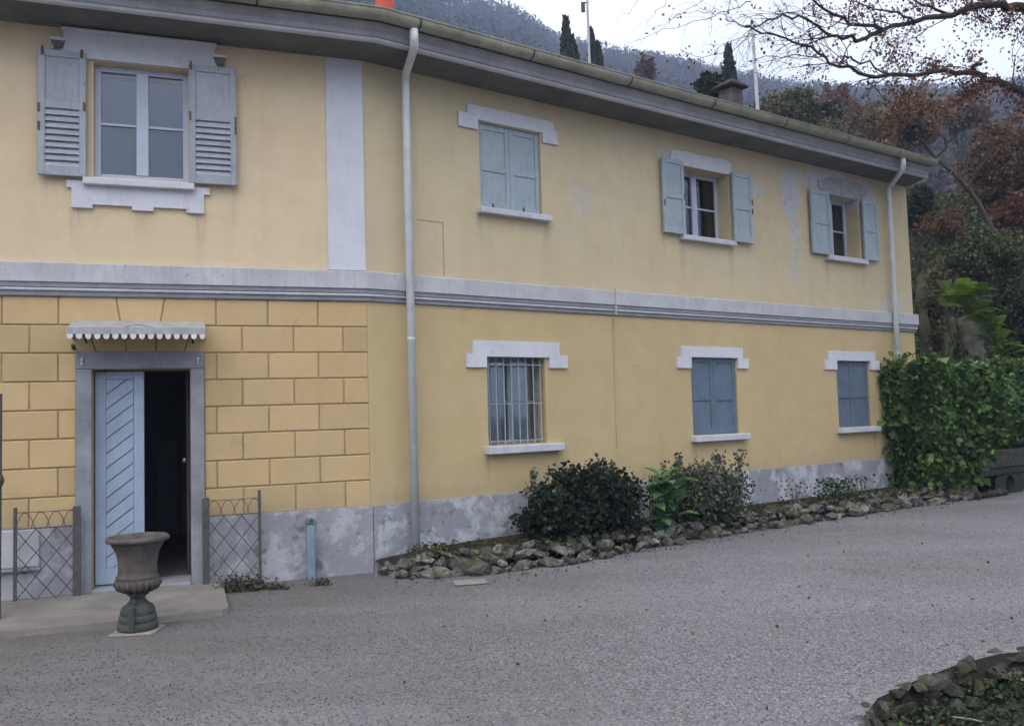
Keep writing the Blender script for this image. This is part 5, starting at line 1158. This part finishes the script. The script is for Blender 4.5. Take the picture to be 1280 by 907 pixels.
c_, s_ = np.cos(ang), np.sin(ang); z0 = .004 + ez * .4
cor = [np.stack([xx + c_*ex, yy + s_*ex, z0], 1), np.stack([xx - s_*ey, yy + c_*ey, z0], 1), np.stack([xx - c_*ex, yy - s_*ex, z0], 1), np.stack([xx + s_*ey, yy - c_*ey, z0], 1)]
top = np.stack([xx + rng.normal(0, .3, n) * hs_, yy + rng.normal(0, .3, n) * hs_, z0 + ez], 1)
V = np.stack([np.stack([cor[i], cor[(i+1) % 4], top], 1) for i in range(4)], 1).reshape(-1, 3)
ti = np.repeat(np.clip(rng.normal(.5, .26, n) - .28 * np.clip((1.0 - xx) / 4, 0, 1), 0, 1), 4)  # stones also darkened to the left, matching the shade painted into the gravel
o = link('gravel_stones', quads_np('gravel_stones', V, ti, True), M_peb); tag(o, 'loose grey gravel stones on the drive', 'gravel', kind='stuff')
n = 26000; X = rng.uniform(1.7, 6, n); Y = rng.uniform(3.6, 6.1, n); ok = (Y < np.interp(X, fgp[1:, 0], fgp[1:, 1]) - .10); dn = np.sin(X * 5.3 + Y * 3) * np.sin(Y * 6.1 - X * 2); ok &= rng.uniform(0, 1, n) < .45 + .5 * (dn > -.1)
X, Y = X[ok], Y[ok]; Z = -.23 + rng.uniform(0, .15, len(X)) + .07 * (np.sin(X * 4 + 1) * np.sin(Y * 5) > .2); o = link('ground_cover', leaf_mesh('ground_cover', np.stack([X, Y, Z], 1), .03, np.clip(rng.normal(.4, .25, len(X)) + .3 * np.sin(X * 5 + 1) * np.sin(Y * 6), 0, 1), .3, -.3), L_cover); tag(o, 'low green ground cover in the near right bed', 'ground cover', kind='stuff')
tw_ = onground(1205, 897, -.08); o = put('fallen_twig', MB().tube([tw_ + Vector((-.06, .03, 0)), tw_, tw_ + Vector((.04, -.03, .0)), tw_ + Vector((.07, -.06, .0))], [.004, .006, .006, .004], 6), M_slab); tag(o, 'short pale twig lying in the near right bed', 'twig')
n = 320; Y = 4.6 + 9 * rng.uniform(0, 1, n) ** 1.3; X = rng.uniform(-.5, .62, n) * Y; dr_ = rng.uniform(0, 1, n) < .5; X = np.where(dr_, rng.uniform(-1.3, 8, n), X); Y = np.where(dr_, np.interp(X, fl[:, 0], fl[:, 1]) - .1 - np.abs(rng.normal(0, .18, n)), Y); ok = Y < np.interp(X, fl[:, 0], fl[:, 1]) - .1; ok &= (X > -1.5); X, Y = X[ok], Y[ok]
o = link('fallen_leaves', leaf_mesh('fallen_leaves', np.stack([X, Y, np.full(len(X), .016)], 1) , .032, None, .4, 0, np.tile([0, 0, -.0], (len(X), 1)), 0, .3, .05), L_fallen); tag(o, 'scattered brown fallen leaves on the gravel', 'leaves', kind='stuff')

# ------------------------------------------------------------------ air between the view and the hill
hz_ = MB().box(-1400, 1400, -1400, 1400, -1.5, 260); o = put('haze', hz_, None); hm = bpy.data.materials.new('haze_air'); hm.use_nodes = True; hn = hm.node_tree; hn.nodes.clear()
pv_ = hn.nodes.new('ShaderNodeVolumePrincipled'); pv_.inputs['Density'].default_value = .00145; pv_.inputs['Color'].default_value = (.50, .66, 1.0, 1); ho = hn.nodes.new('ShaderNodeOutputMaterial'); hn.links.new(pv_.outputs[0], ho.inputs['Volume'])
o.data.materials.append(hm); tag(o, 'thin bluish autumn haze in the valley air', 'haze', kind='stuff')
